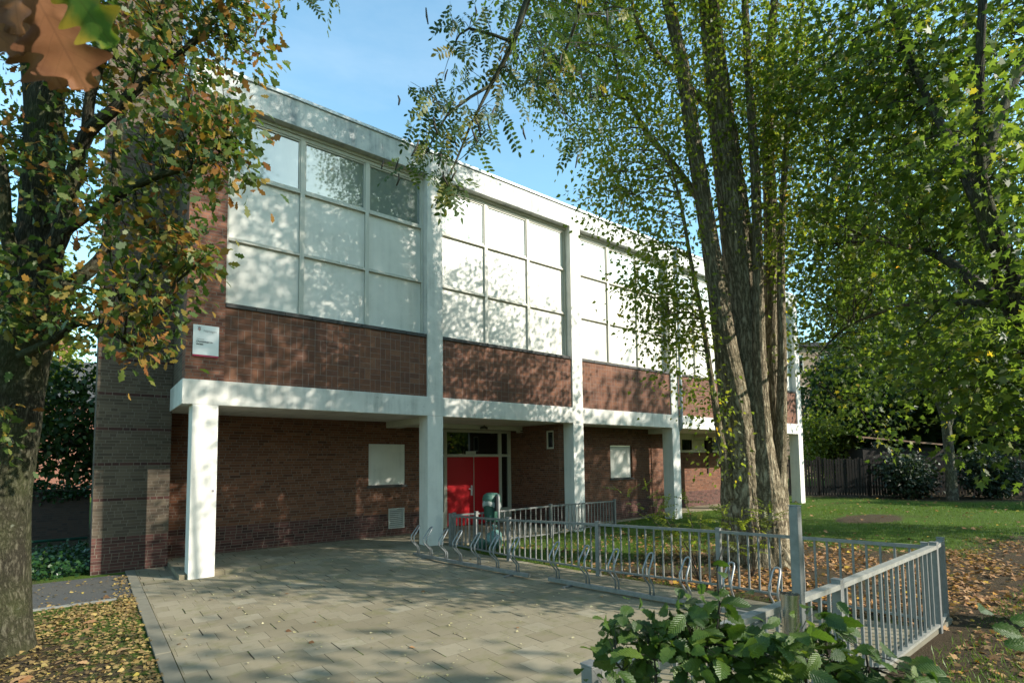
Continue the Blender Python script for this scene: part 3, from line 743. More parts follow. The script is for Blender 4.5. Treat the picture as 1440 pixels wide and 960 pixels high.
for a, b_, c_, d_ in ((6.301, 6.669, 2.21, zt), (6.301, 6.669, .55, 2.13), (6.771, 8.659, 2.21, zt), (8.761, 9.029, 2.21, zt), (8.761, 9.029, .55, 2.13)):
    MB().face([(a, YD+.03, c_), (b_, YD+.03, c_), (b_, YD+.03, d_), (a, YD+.03, d_)]).build('pane', 'dark_glass', ef)
MB().box(7.45, 7.80, YD+.0, YD+.025, 2.212, 2.30).build('transom_notice', 'cream', ef)
for a, b_, hx in ((6.775, 7.70, 7.63), (7.73, 8.655, None)):
    dr = MB().box(a, b_, YD-.012, YD+.04, .12, 2.128).build('door', 'red', bd, bevel=.004)
    if hx:
        h = MB().box(hx-.028, hx+.028, YD-.026, YD-.012, .98, 1.28); h.tube([(hx, YD-.02, 1.18), (hx, YD-.06, 1.18), (hx-.13, YD-.065, 1.18)], .013, 8); h.build('handle', 'sign_white', dr)
MB().box(4.9, 9.12, 2.02, 2.18, zt+.06, ZB+.001).build('lintel', 'soffit', bd)
MB().face([(-.1, .4, ZB+.12), (-.1, 2.66, ZB+.12), (XE, 2.66, ZB+.12), (XE, .4, ZB+.12)]).face([(6.22, 2.185, ZB-.002), (9.13, 2.185, ZB-.002), (9.13, 2.7, ZB-.002), (6.22, 2.7, ZB-.002)]).build('soffit', 'soffit', bd)
# wall between third and fourth column, far ground floor
MB().wall(wx+.2, 15.6, 0, ZB, 1.0, [(11.99, 13.1, 1.40, 2.46)], .10).face([(15.6, 1.0, 0), (15.6, 2.2, 0), (15.6, 2.2, ZB), (15.6, 1.0, ZB)]).build('bay_wall', 'brick_red', bd)
MB().box(11.995, 13.095, 1.075, 1.09, 1.405, 2.455).build('window_board', 'panel', bd, 'white boarded window beside the downpipe')
MB().box(11.95, 13.13, .965, 1.08, 1.335, 1.397).build('window_sill', 'sill', bd)
MB().face([(wx+.2, .41, 0), (wx+.2, 1., 0), (wx+.2, 1., ZB), (wx+.2, .41, ZB)]).build('bay_return_wall', 'brick_red', bd)
MB().wall(15.6, 22.6, 0, 2.27, 2.184).face([(22.6, 2.184, 0), (22.6, 6, 0), (22.6, 6, ZB), (22.6, 2.184, ZB)]).build('far_wall', 'brick_red', bd)
f = MB(); f.box(15.6, 22.6, 2.20, 2.28, 2.271, 2.36); f.box(15.6, 22.6, 2.20, 2.28, 2.80, ZB+.1)
x = 15.7
while x < 22.6: f.box(x, x+.09, 2.195, 2.28, 2.36, 2.80); x += .98
sf = f.build('strip_window', 'cream', bd); MB().face([(15.6, 2.25, 2.3), (22.6, 2.25, 2.3), (22.6, 2.25, 2.9), (15.6, 2.25, 2.9)]).build('pane', 'dark_glass', sf)
MB().box(19.45, 19.85, 2.10, 2.19, 2.24, ZB).box(19.53, 19.58, 2.14, 2.183, 1.38, 2.24).build('wall_bracket', 'wood_dark', bd)
MB().box(18.45, 19.35, 2.18, 2.2, 2.37, 2.79).build('vent_panel', 'cream', bd)
# downpipe
dp = MB(); px = 14.43
dp.tube([(px, -.07, ZR-.1), (px, -.07, ZB+.12), (px, -.04, ZB+.0), (px+.02, .16, ZB-.12), (px+.03, .24, ZB-.25), (px+.03, .24, 0)], .055, 10)
for z in (8.3, 6.2, 4.2): dp.tube([(px-.0, -.07, z-.03), (px, -.07, z+.03)], .066, 10)
for z in (2.4, 1.2): dp.tube([(px+.03, .24, z-.04), (px+.03, .24, z+.04)], .066, 10)
dp.build('downpipe', 'pipe', bd)
MB().tube([(px+.17, .3, ZB), (px+.17, .3, 0)], .028, 8).build('conduit', 'pipe', bd)
# brick tower at the left end
tw = MB().box(-1.31, -.125, 1.727, 6.5, -.05, 12.2, 'd').build('brick_tower', 'brick_tower', bd)
# wall lamp, detector, sticker, sign
t = empty('wall_lamp', (7.62, 1.95, ZB-.1), 'small dark bulkhead lamp on cream lintel above the red doors', 'lamp')
MB().tube([(7.62, 1.95, ZB-.04), (7.62, 1.95, ZB-.02), (7.66, 1.98, ZB+.03)], .012, 6).build('bracket', 'black', t)
l = MB(); l.tube([(7.50, 1.97, ZB-.105), (7.52, 1.95, ZB-.08), (7.62, 1.93, ZB-.062), (7.72, 1.95, ZB-.08), (7.74, 1.97, ZB-.105)], [.02, .035, .04, .035, .02], 10); l.build('lamp_shade', 'sill', t)
t = empty('motion_detector', (8.98, 1.98, zt+.02), 'tiny white detector under the right end of the entrance lintel', 'detector')
MB().box(8.90, 8.99, 1.96, 2.05, zt-.01, zt+.055).build('housing', 'cream', t, bevel=.01); MB().box(8.93, 9.07, 1.93, 1.958, zt-.0, zt+.025).build('lens', 'white', t, bevel=.006)
tag(MB().box(.333, .371, -.006, -.0015, 1.50, 1.54).build('sticker', 'ink_grey'), 'small square grey sticker on front of the corner column', 'sticker')
sg = empty('wall_sign', (.187, .025, 3.9), 'white enamel street sign with crimson bottom edge on brown brick pier', 'sign')
MB().box(-.015, .39, .008, .028, 3.93, 4.462).build('board', 'sign_white', sg); MB().box(-.015, .39, .008, .028, 3.898, 3.929).build('bottom_strip', 'sign_red', sg)
def text(s, x, z, size, mat, y=.0065, bold=0.):
    cu = bpy.data.curves.new('lettering', 'FONT'); cu.body = s; cu.size = size; cu.extrude = .0008; cu.offset = bold
    o = bpy.data.objects.new('lettering', cu); COL.objects.link(o); dg = bpy.context.evaluated_depsgraph_get()
    me = bpy.data.meshes.new_from_object(o.evaluated_get(dg)); bpy.data.objects.remove(o)
    o = bpy.data.objects.new('lettering', me); me.materials.append(M[mat]); me.materials[0] = M[mat]
    o.rotation_euler = (math.pi/2, 0, 0); o.location = (x, y, z); link(o, sg); return o
text('Nijmegen', .145, 4.345, .054, 'ink_grey'); text('Gymzaal', .04, 4.198, .034, 'ink_grey'); text('Dominicanen-', .038, 4.15, .046, 'ink', bold=.0014); text('straat', .038, 4.105, .046, 'ink', bold=.0014)
em = MB()
em.face([(x, .0062, z) for x, z in ((.045, 4.43), (.06, 4.405), (.05, 4.375), (.07, 4.36), (.078, 4.345), (.086, 4.36), (.106, 4.375), (.096, 4.405), (.111, 4.43), (.09, 4.425), (.078, 4.44), (.066, 4.425))][::-1]); em.build('emblem', 'ink_grey', sg)
MB().box(.066, .09, .0045, .0058, 4.365, 4.40).build('emblem_shield', 'ink_pink', sg)

# ------------------------------------------------------------------ fences
def fence_run(name, label, group, posts, heights, space, rail_hw, railmat, sq=.035, bottom=.12, back=False, kerb=False):
    root = empty(name, (posts[0][0], posts[0][1], 0), label, 'fence', group)
    for (x, y), h in zip(posts, heights):
        dxy = norm(np.array(posts[-1], float)-np.array(posts[0], float))
        m = MB().obox((0, 0), dxy, (-dxy[1], dxy[0]), sq, sq, -.1, h).obox((0, 0), dxy, (-dxy[1], dxy[0]), sq+.004, sq+.004, h+.0005, h+.012)
        p = m.build('post', 'steel', root, bevel=.004); p.location = (x, y, 0); 
    rl = MB(); br = MB(); proto = None
    for (a, b, ha, hb) in zip(posts[:-1], posts[1:], heights[:-1], heights[1:]):
        a3 = Vector((a[0], a[1], ha-.045)); b3 = Vector((b[0], b[1], hb-.045)); L = (b3-a3).length; d = (b3-a3)/L
        a3b = Vector((a[0], a[1], bottom)); b3b = Vector((b[0], b[1], bottom))
        rl.bar(a3+d*sq, b3-d*sq, rail_hw, .02); br.bar(a3b+d*sq, b3b-d*sq, rail_hw*.8, .014)
        n = max(1, int(round(L/space))); 
        for k in range(1, n):
            t = k/n; p = a3b+(b3b-a3b)*t; q = a3+(b3-a3)*t
            if proto is None:
                proto = MB().obox((0, 0), norm(np.array([d.x, d.y])), norm(np.array([-d.y, d.x])), .011, .011, 0, 1).build('baluster', 'steel', root)
                o = proto
            else: o = copyo(proto, root)
            o.location = p+Vector((0, 0, .012)); o.scale = (1, 1, (q.z-p.z)-.03)
    rl.build('top_rail', railmat, root); br.build('bottom_rail', railmat, root)
    if kerb: MB().bar(Vector((posts[0][0], posts[0][1], -.02)), Vector((posts[-1][0], posts[-1][1], -.02)), .07, .07).build('base_kerb', 'kerb', root)
    return root
GR = 'grey metal bar fences around the tree bed'
fence_run('metal_fence', 'grey metal bar fence behind the bicycle racks, running from white column towards camera', GR, [(5.141, -.203), (5.223, -2.256), (5.50, -4.384), (6.02, -6.326), (6.222, -8.80)], [.80, .86, .93, .945, .985], .148, .02, 'steel')
fence_run('metal_fence', 'grey metal bar fence in front of the red doors, behind the green litter bin', GR, [(5.30, -.10), (5.808, -.26), (7.972, -.481), (11.098, .1)], [.80, .81, .87, .80], .16, .016, 'steel')
fence_run('metal_fence', 'nearest grey metal bar fence with a wide flat mossy top rail beside the shrub', GR, [(.53, -8.93), (3.36, -8.95), (6.20, -8.89), (6.77, -8.82)], [1.0, 1.0, 1.0, .99], .165, .036, 'steel_old', bottom=.09, kerb=True)

# ------------------------------------------------------------------ bicycle racks
def rack(label, a, b, hoops):
    a = np.array(a); b = np.array(b); d = norm(b-a); nrm = np.array([d[1], -d[0]])
    if nrm[0] > 0: nrm = -nrm          # towards the paving
    root = empty('bike_rack', (a[0], a[1], .02), label, 'bike rack', 'bicycle racks along the fence')
    MB().bar((a[0], a[1], .075), (b[0], b[1], .075), .03, .03).build('base_rail', 'steel', root, bevel=.004)
    for t in (.12, .88):
        c = a+(b-a)*t; MB().bar((c[0]-nrm[0]*.2, c[1]-nrm[1]*.2, .033), (c[0]+nrm[0]*.2, c[1]+nrm[1]*.2, .033), .02, .012).build('foot', 'steel', root)
    prof = [(0, 0, .028), (0, .11, .028), (.015, .135, .029), (.135, .255, .042), (.15, .28, .045), (.15, .355, .048), (.14, .38, .048), (.02, .525, .042), (-.015, .565, .028), (-.024, .575, 0)]
    P = [Vector((nrm[0]*p+d[0]*s, nrm[1]*p+d[1]*s, z)) for p, z, s in prof]; Q = [Vector((nrm[0]*p-d[0]*s, nrm[1]*p-d[1]*s, z)) for p, z, s in prof[:-1]][::-1]
    hp = MB().tube(P+Q, .0135, 8).build('hoop', 'steel_light', root)
    for i, t in enumerate(hoops):
        c = a+(b-a)*t; o = hp if i == 0 else copyo(hp, root); o.location = (c[0], c[1], .105)
rack('metal bicycle rack farther from camera, starting at the white column by the doors', (3.995, -.60), (4.44, -3.80), [.05, .18, .33, .46, .62, .77, .92])
rack('metal bicycle rack nearer the camera, ending behind the leafy shrub', (4.525, -4.2), (5.12, -7.85), [.05, .205, .345, .495, .64, .795, .94])

# ------------------------------------------------------------------ litter bin and bag
bx, by = 6.191, -.61
lb = empty('litter_bin', (bx, by, 0), 'dark green post mounted litter bin with clear liner in front of red doors', 'litter bin')
MB().tube([(bx, by-.02, -.1), (bx, by-.02, 1.16), (bx+.01, by+.05, 1.2)], .03, 10).build('post', 'steel', lb)
def ring_loft(rings, n=28, cx=0, cy=0):
    V = []; m = MB()
    for (z, rx, ry, dy, e) in rings:
        V.append([(cx+rx*math.copysign(abs(math.cos(a))**e, math.cos(a)), cy+dy+ry*math.copysign(abs(math.sin(a))**e, math.sin(a)), z) for a in np.arange(n)/n*2*math.pi])
    for i in range(len(V)-1):
        for j in range(n): m.face([V[i][j], V[i][(j+1) % n], V[i+1][(j+1) % n], V[i+1][j]], smooth=True)
    m.face(V[0][::-1]); m.face(V[-1]); return m
bcy = by+.24
ring_loft([(.56, .15, .13, 0, .7), (.60, .165, .145, 0, .7), (1.02, .185, .165, 0, .7)], cx=bx-.01, cy=bcy).build('bin_body', 'bin', lb)
ring_loft([(1.03, .205, .185, 0, .75), (1.10, .215, .195, 0, .75), (1.19, .19, .17, 0, .8), (1.235, .13, .12, 0, .9), (1.245, .04, .04, 0, 1.)], cx=bx-.01, cy=bcy).build('lid', 'bin_lid', lb)
li = MB(); n = 40; V = []
for z, r in ((1.055, .205), (1.0, .225), (.95, .232), (.90, .215)):
    V.append([(bx-.01+(r+.012*math.sin(7*a)+random.uniform(-.008, .008))*math.cos(a), bcy+(r*.92+.01*math.cos(5*a))*math.sin(a), z+.05*math.sin(2*a+.6)*(z < 1.05)) for a in np.arange(n)/n*2*math.pi])
for i in range(3):
    for j in range(n): li.face([V[i][j], V[i][(j+1) % n], V[i+1][(j+1) % n], V[i+1][j]], smooth=True)
li.build('bag_liner', 'liner', lb)
MB().box(bx-.065, bx-.04, by-.03, by+.09, .82, 1.16).build('latch_plate', 'black', lb)
def blob(name, c, r, mat, parent=None, seed=1, sub=4):
    bm = bmesh.new(); bmesh.ops.create_icosphere(bm, subdivisions=sub, radius=1)
    rg = np.random.default_rng(seed); K = rg.normal(size=(9, 3))*2.6; ph = rg.random(9)*6
    for v_ in bm.verts:
        p = np.array(v_.co); k = 1+.05*np.sum(np.sin(K@p+ph))
        q = p*k; q[2] = max(q[2], -.75); v_.co = Vector(np.array(c)+q*np.array(r))
    me = bpy.data.meshes.new(name); bm.to_mesh(me); bm.free(); me.polygons.foreach_set('use_smooth', [True]*len(me.polygons)); me.materials.append(M[mat])
    return link(bpy.data.objects.new(name, me), parent)
bg_ = empty('rubbish_bag', (5.98, -.72, .0), 'tied pale green plastic rubbish bag on ground under the litter bin', 'rubbish bag')
blob('sack', (5.98, -.74, .17), (.22, .20, .22), 'bag', bg_, 4)
MB().tube([(5.98, -.73, .36), (5.985, -.72, .42), (6.0, -.70, .45), (6.03, -.68, .50)], [.05, .022, .04, .07], 9).build('tied_neck', 'bag', bg_)
bg_ = empty('rubbish_bag', (5.62, -.62, .0), 'darker plastic bag of litter slumped left of the litter bin', 'rubbish bag')
blob('sack', (5.62, -.64, .11), (.17, .15, .15), 'bin', bg_, 9); MB().tube([(5.62, -.63, .24), (5.625, -.62, .28), (5.64, -.6, .33)], [.04, .02, .045], 8).build('tied_neck', 'bin', bg_)

# ------------------------------------------------------------------ pole and bollard
t = empty('metal_pole', (2.375, -9.09, 0), 'tall flat topped grey metal pole standing against the near fence', 'pole')
MB().obox((2.365, -9.09), (1, 0), (0, 1), .03, .03, -.1, 1.655).build('shaft', 'steel', t, bevel=.008); MB().obox((2.365, -9.09), (1, 0), (0, 1), .032, .032, 1.6555, 1.664).build('cap', 'steel', t, bevel=.003)
t = empty('steel_bollard', (2.17, -9.12, 0), 'short shiny steel tube bollard left of the tall grey pole', 'bollard')
MB().tube([(2.17, -9.12, -.1), (2.17, -9.12, 1.10)], .052, 20, cap=False).tube([(2.17, -9.12, 1.05), (2.17, -9.12, 1.052)], .05, 20).build('tube', 'stainless', t); MB().tube([(2.17, -9.12, 1.085), (2.17, -9.12, 1.112)], .058, 20, cap=False).build('rim', 'stainless', t)

# ------------------------------------------------------------------ poplar
def furrow(seed, amp=.07, k=13, flare=.0, z0=0, lob=.05):
    rg = np.random.default_rng(seed); ph = rg.random(12)*6.28
    def f(a, L, p):
        r = np.ones_like(a)
        ridge = np.abs(np.sin(a*k/2+1.3*np.sin(L*1.7+ph[0])+.8*np.sin(a*3+L*.9+ph[1])))
        r += amp*(ridge-.5)+amp*.4*np.sin(a*k*1.7+L*9+ph[2])+lob*np.sin(a*3+ph[3]+L*.3)+lob*.6*np.sin(a*5+ph[4]-L*.2)
        if flare: r += flare*math.exp(-max(p[2], 0)/.35)*(1+.5*np.sin(a*5+ph[5]))
        return r
    return f
DP = 10.25; sp = DP/FPX
def pst(L, d0=DP): return [at(u, v, d0+dd) for u, v, dd in L]
base = np.array([8.45, -5.45, 0.])
def stem(pts, rad): return (pts, rad)
px_stems = [
 ([(1068, 800, 0), (1064, 740, 0), (1056, 660, .0), (1052, 560, .05), (1047, 450, .1), (1036, 340, .1), (1022, 230, .1), (1006, 100, .1), (996, 0, .1), (985, -150, 0), (975, -320, 0), (968, -480, 0)], [.54, .50, .45, .36, .295, .275, .245, .20, .17, .13, .09, .03]),
 ([(1054, 780, -.1), (1046, 700, -.15), (1038, 600, -.2), (1022, 500, -.25), (1010, 420, -.25), (998, 340, -.25), (985, 260, -.2), (972, 180, -.2), (958, 90, -.2), (938, 0, -.2), (905, -140, 0), (870, -280, 0)], [.40, .38, .30, .205, .17, .15, .14, .13, .115, .095, .07, .02]),
 ([(1082, 780, -.2), (1078, 700, -.3), (1072, 620, -.3), (1068, 520, -.3), (1066, 400, -.3), (1062, 250, -.3), (1052, 100, -.2), (1045, -60, -.2), (1040, -220, 0)], [.33, .28, .18, .12, .09, .08, .065, .05, .02]),
 ([(1088, 785, .1), (1088, 700, .2), (1086, 600, .3), (1084, 480, .3), (1084, 340, .3), (1080, 200, .3), (1082, 80, .3), (1095, -60, .3), (1110, -200, .3)], [.33, .26, .19, .15, .125, .10, .085, .06, .02]),
 ([(1092, 760, -.2), (1094, 680, -.2), (1098, 610, -.2), (1100, 500, -.2), (1098, 380, -.2), (1102, 260, -.2), (1110, 150, -.1), (1125, 40, 0), (1140, -80, 0)], [.22, .14, .10, .075, .065, .055, .04, .03, .012]),
 ([(1030, 700, -.3), (1014, 620, -.4), (1002, 545, -.5), (988, 450, -.6), (972, 370, -.6), (958, 290, -.6), (940, 220, -.6)], [.10, .075, .055, .045, .038, .03, .012]),
 ([(1004, 330, .1), (985, 285, .1), (950, 235, .2), (905, 180, .4), (872, 110, .5), (855, 30, .6), (845, -60, .6)], [.075, .07, .06, .05, .04, .03, .012]),
 ([(1000, 160, .1), (960, 110, -.2), (920, 70, -.5), (893, 20, -.8), (880, -60, -.9)], [.06, .05, .04, .03, .01]),
]
P_st = [(pst(a), b) for a, b in px_stems]
rg = np.random.default_rng(21)
pe = [pxell(850, 70, DP, 90, 130, 170), pxell(910, 190, DP-.3, 85, 110, 120), pxell(860, 260, DP-.5, 45, 70, 34), pxell(930, 330, DP-.7, 48, 60, 32), pxell(925, 410, DP-.9, 48, 42, 30), pxell(955, 480, DP-.8, 42, 70, 40), pxell(890, 395, DP-1., 20, 22, 8), pxell(905, 455, DP-1., 14, 22, 6),
      pxell(1000, 60, DP, 70, 110, 100), pxell(1020, 220, DP, 60, 110, 40), pxell(1090, 120, DP, 70, 140, 150), ((10.3, -5.8, 9.0), (1.5, 1.1, 2.2), 150), ((6.3, -5.6, 11.6), (2., 1.3, 1.5), 120), pxell(1090, 300, DP-.3, 40, 120, 42), pxell(1092, 430, DP+.2, 24, 110, 7), pxell(998, 555, DP-.6, 22, 45, 10), pxell(1018, 640, DP-.7, 14, 20, 4),
      pxell(760, 10, DP+.4, 70, 60, 60), pxell(790, 130, DP+.2, 40, 60, 26), pxell(900, -120, DP, 190, 130, 300), pxell(960, -300, DP, 170, 170, 240), pxell(980, -470, DP, 110, 150, 110), pxell(1100, -120, DP, 90, 160, 90), pxell(1095, 500, DP, 8, 90, 2)]
pop = tree('poplar_tree', 'big multi-stemmed poplar with furrowed bark inside the fenced bed', 'tree', P_st, pe, 'l_poplar', 'bark_poplar', rg, per=29, sig=.22, size=.09, tpl=T_POP, tiprad=.0055, bark_disp=furrow(3, .075, 17, .42, lob=.05), nseg=72, step=.07, loc=base, maxr=.05)

# ------------------------------------------------------------------ oak at the left
DO = 5.75
ost = [
 ([(-12, 940, 0), (-12, 880, 0), (-11, 800, 0), (-8, 700, 0), (4, 620, 0), (16, 540, 0), (32, 470, 0), (48, 400, 0), (58, 330, 0), (63, 250, 0), (64, 180, 0), (68, 110, 0), (80, 20, 0), (95, -90, 0), (105, -220, 0), (110, -360, 0)], [.335, .32, .31, .305, .30, .29, .28, .24, .20, .18, .165, .15, .125, .10, .07, .02]),
 ([(56, 250, .05), (46, 190, .1), (42, 130, .1), (30, 40, .15), (10, -80, .2), (-10, -200, .2)], [.075, .07, .062, .05, .04, .02]),
 ([(48, 400, -.05), (85, 330, -.2), (103, 250, -.3), (122, 190, -.4), (165, 150, -.5), (215, 105, -.5), (262, 70, -.5), (300, 20, -.5), (330, -60, -.4)], [.095, .085, .07, .062, .052, .042, .034, .026, .01]),
 ([(122, 190, -.4), (128, 130, -.5), (150, 60, -.5), (160, -30, -.5), (175, -140, -.5)], [.05, .045, .04, .03, .012]),
 ([(40, 440, .1), (100, 400, .3), (150, 350, .5), (162, 260, .6), (170, 170, .7), (200, 70, .7), (250, -40, .7)], [.09, .075, .065, .055, .045, .03, .012]),
 ([(30, 500, -.2), (72, 480, -.4), (110, 455, -.5), (160, 470, -.6), (195, 495, -.6)], [.05, .04, .03, .02, .008]),
 ([(85, 330, -.2), (150, 285, -.6), (215, 250, -.8), (270, 235, -.8), (318, 212, -.8)], [.05, .042, .032, .02, .008]),
 ([(20, 540, 0), (-30, 430, -.2), (-60, 300, -.4), (-90, 150, -.5), (-130, 0, -.5)], [.14, .12, .10, .08, .03]),
 ([(40, 430, 0), (10, 330, -.3), (4, 250, -.4), (-15, 150, -.4)], [.08, .06, .05, .02]),
]
O_st = [(pst(a, DO), b) for a, b in ost]
def near_sign(P):      # keep the sight line to the street sign free of leaves
    q = P-CAM; z = q@_F; u = CX+FPX*(q@R2)/z; v = CY-FPX*(q@U2)/z
    return (u > 258) & (u < 322) & (v > 440) & (v < 516)
rg = np.random.default_rng(33)
oe = [pxell(200, 45, 5.3, 130, 60, 74), pxell(330, 30, 5.2, 52, 42, 34), pxell(270, 150, 5.0, 60, 70, 40), pxell(318, 200, 4.9, 32, 85, 40), pxell(230, 230, 5.0, 70, 60, 30), pxell(180, 320, 5.0, 70, 60, 28), pxell(248, 345, 5.0, 34, 44, 24), pxell(190, 420, 4.9, 75, 46, 38), pxell(200, 480, 4.9, 36, 26, 14), pxell(282, 366, 4.9, 18, 16, 8), pxell(105, 260, 5.6, 80, 110, 46), pxell(70, 440, 5.2, 70, 40, 32), pxell(30, 200, 6.0, 60, 130, 26), pxell(20, 400, 5.2, 50, 60, 18), pxell(150, 120, 5.6, 80, 60, 36), pxell(8, 600, 5., 22, 30, 5), pxell(60, 230, 6.1, 60, 100, 26),
      pxell(160, -120, 5.5, 240, 110, 200), pxell(120, -280, 5.6, 180, 110, 110), pxell(-130, 60, 5.4, 120, 200, 80)]
tree('oak_tree', 'autumn oak with green and orange leaves in front of the dark brick tower', 'tree', O_st, oe, 'l_oak', 'bark_oak', rg, per=11, sig=.12, size=.102, tpl=T_OAK_LO, tiprad=.0045, bark_disp=furrow(8, .03, 23, .12, lob=.03), nseg=56, step=.08, maxr=.035, droop=.35, loc=(-2.1, -2.9, 0), prune=near_sign)

# ------------------------------------------------------------------ maple at the right
DM = 6.6
mst = [
 ([(7.95, -10.35, 0), (7.8, -10.25, 1.0), (7.5, -10.05, 2.2), tuple(at(1436, 440, 6.3)), tuple(at(1412, 370, 6.25)), tuple(at(1392, 316, 6.2)), tuple(at(1378, 250, 6.2)), tuple(at(1377, 170, 6.2)), tuple(at(1378, 90, 6.2)), tuple(at(1385, -60, 6.2)), tuple(at(1390, -250, 6.2)), tuple(at(1380, -420, 6.3))], [.30, .26, .22, .14, .12, .10, .07, .055, .045, .038, .03, .012]),
 ([tuple(at(1392, 316, 6.2)), tuple(at(1365, 262, 6.5)), tuple(at(1340, 205, 6.8)), tuple(at(1310, 150, 7.2)), tuple(at(1270, 60, 7.6)), tuple(at(1230, -60, 8.)), tuple(at(1190, -200, 8.4))], [.08, .065, .055, .045, .035, .025, .01]),
 ([tuple(at(1425, 432, 6.3)), tuple(at(1380, 405, 6.6)), tuple(at(1335, 368, 7.0)), tuple(at(1290, 350, 8.2)), tuple(at(1220, 340, 10.)), tuple(at(1150, 345, 11.5))], [.085, .07, .055, .045, .03, .01]),
 ([tuple(at(1405, 428, 6.4)), tuple(at(1340, 425, 7.2)), tuple(at(1270, 430, 9.)), tuple(at(1190, 460, 11.5)), tuple(at(1150, 500, 12.5))], [.05, .042, .034, .022, .008]),
 ([(7.5, -10.05, 2.2), (8.6, -10.4, 4.2), (9.4, -10.6, 6.5), (9.5, -10.6, 9.5), (9.0, -10.4, 13.), (8.6, -10.2, 15.)], [.16, .14, .11, .08, .05, .02]),
 ([tuple(at(1378, 250, 6.2)), tuple(at(1420, 130, 6.5)), tuple(at(1480, 0, 7.)), tuple(at(1540, -150, 7.5))], [.06, .05, .035, .012]),
]
rg = np.random.default_rng(44)
me_ = [pxell(1310, 90, 7.6, 135, 110, 150), pxell(1180, 120, 9., 90, 140, 130), pxell(1240, 260, 8.4, 110, 80, 100), pxell(1370, 260, 7., 80, 90, 66), pxell(1155, 330, 11.5, 60, 100, 80), pxell(1230, 400, 12., 110, 55, 100), pxell(1180, 470, 12.5, 66, 60, 60), pxell(1200, 545, 12.5, 48, 50, 34), pxell(1240, 600, 12., 18, 20, 6), ((12.2, -7.4, 9.), (2.4, 1.7, 2.5), 170), ((11.4, -6.2, 6.5), (1.9, 1.2, 1.3), 130), pxell(1340, 440, 7.4, 70, 60, 40), pxell(1395, 500, 6.3, 60, 62, 40), pxell(1400, 590, 6.6, 44, 52, 20), pxell(1330, 540, 7.0, 50, 38, 14), pxell(1300, 500, 7.4, 50, 40, 18), pxell(1425, 350, 6., 40, 80, 24), pxell(1310, 350, 7.6, 60, 60, 26),
       pxell(1290, -110, 7.6, 200, 110, 75), pxell(1330, -300, 7., 220, 130, 75), pxell(1420, -420, 6.8, 160, 120, 80), pxell(1560, 100, 7., 110, 260, 130)]
me_ += [((9.6, -10.9, 8.), (2.2, 1.5, 2.6), 18), pxell(1385, 170, 5.8, 45, 130, 26), ((9.0, -10.4, 12.6), (3.2, 2.3, 2.6), 200), ((7.6, -9.6, 14.2), (2.2, 1.8, 2.), 90), ((10.6, -8.2, 8.2), (1.8, 1.6, 1.8), 70), ((12.2, -7.2, 7.2), (1.9, 1.6, 1.8), 70)]
tree('maple_tree', 'spreading green maple with broad leaves overhanging the lawn from the right', 'tree', mst, me_, 'l_maple', 'bark_dark', rg, per=18, sig=.24, size=.122, tpl=T_MAPLE, tiprad=.005, bark_disp=furrow(6, .02, 15, .15, lob=.03), nseg=32, step=.12, maxr=.05, droop=.6, loc=(7.95, -10.35, 0))

# ------------------------------------------------------------------ young tree on the lawn (far)
DY = 24.5
yst = [
 ([(1340, 712, 0), (1337, 660, 0), (1332, 610, 0), (1330, 592, 0)], [.26, .2, .185, .18]),
 ([(1331, 600, 0), (1318, 560, 0), (1312, 530, 0), (1300, 470, 0), (1290, 400, 0), (1280, 330, 0)], [.13, .11, .09, .07, .05, .02]),
 ([(1331, 600, 0), (1331, 540, .2), (1328, 480, .3), (1325, 400, .3), (1330, 300, .3)], [.12, .10, .085, .06, .02]),
 ([(1332, 605, 0), (1345, 560, -.2), (1352, 520, -.3), (1365, 460, -.4), (1385, 400, -.5), (1400, 330, -.5)], [.13, .11, .09, .07, .05, .02]),
]
rg = np.random.default_rng(55)
tree('lawn_tree', 'slender grey trunked tree forking low on the far lawn before the dark fence', 'tree', [(pst(a, DY), b) for a, b in yst], [pxell(1320, 380, DY, 120, 100, 150), pxell(1260, 480, DY, 70, 60, 60), pxell(1390, 470, DY, 70, 60, 60), pxell(1330, 250, DY, 110, 80, 90), pxell(1190, 420, DY+1, 60, 80, 60), pxell(1300, 540, DY, 70, 26, 20)], 'l_hedge', 'bark', rg, per=16, sig=.45, size=.22, tpl=T_QUAD, tiprad=.012, nseg=14, maxr=.09, loc=at(1340, 712, DY)*np.array([1, 1, 0]))

# ------------------------------------------------------------------ robinia overhead
rst = [
 ([(2.6, -14.6, 0), (2.55, -14.5, 2.), (2.4, -14.3, 4.5), (2.3, -14.2, 8.), (2.2, -14.2, 12.), (2.3, -14.1, 16.)], [.3, .26, .22, .16, .10, .03]),
 ([(2.4, -14.3, 4.2), (2.0, -12.9, 5.2), (1.3, -11.2, 5.5), (.75, -10.0, 5.1), tuple(at(800, -90, 2.35)), tuple(at(745, -10, 2.45)), tuple(at(722, 60, 2.5)), tuple(at(690, 120, 2.55)), tuple(at(660, 180, 2.55))], [.11, .09, .07, .05, .026, .017, .013, .009, .004]),
 ([tuple(at(800, -90, 2.35)), tuple(at(820, -20, 2.7)), tuple(at(800, 60, 2.9)), tuple(at(770, 120, 3.0))], [.018, .013, .009, .004]),
 ([tuple(at(690, 120, 2.55)), tuple(at(630, 160, 2.55)), tuple(at(600, 215, 2.55))], [.008, .006, .003]),
 ([tuple(at(722, 60, 2.5)), tuple(at(660, 40, 2.5)), tuple(at(640, 60, 2.5))], [.008, .006, .003]),
 ([tuple(at(660, 180, 2.55)), tuple(at(640, 230, 2.55)), tuple(at(622, 265, 2.5)), tuple(at(612, 290, 2.5))], [.006, .005, .004, .002]),
]
S = [smooth_path(p, r, .12) for p, r in rst]
rb = empty('robinia_tree', (2.6, -14.6, 0), 'robinia beside the camera with feathery leaf sprays hanging before the sky', 'tree')
tk = MB()
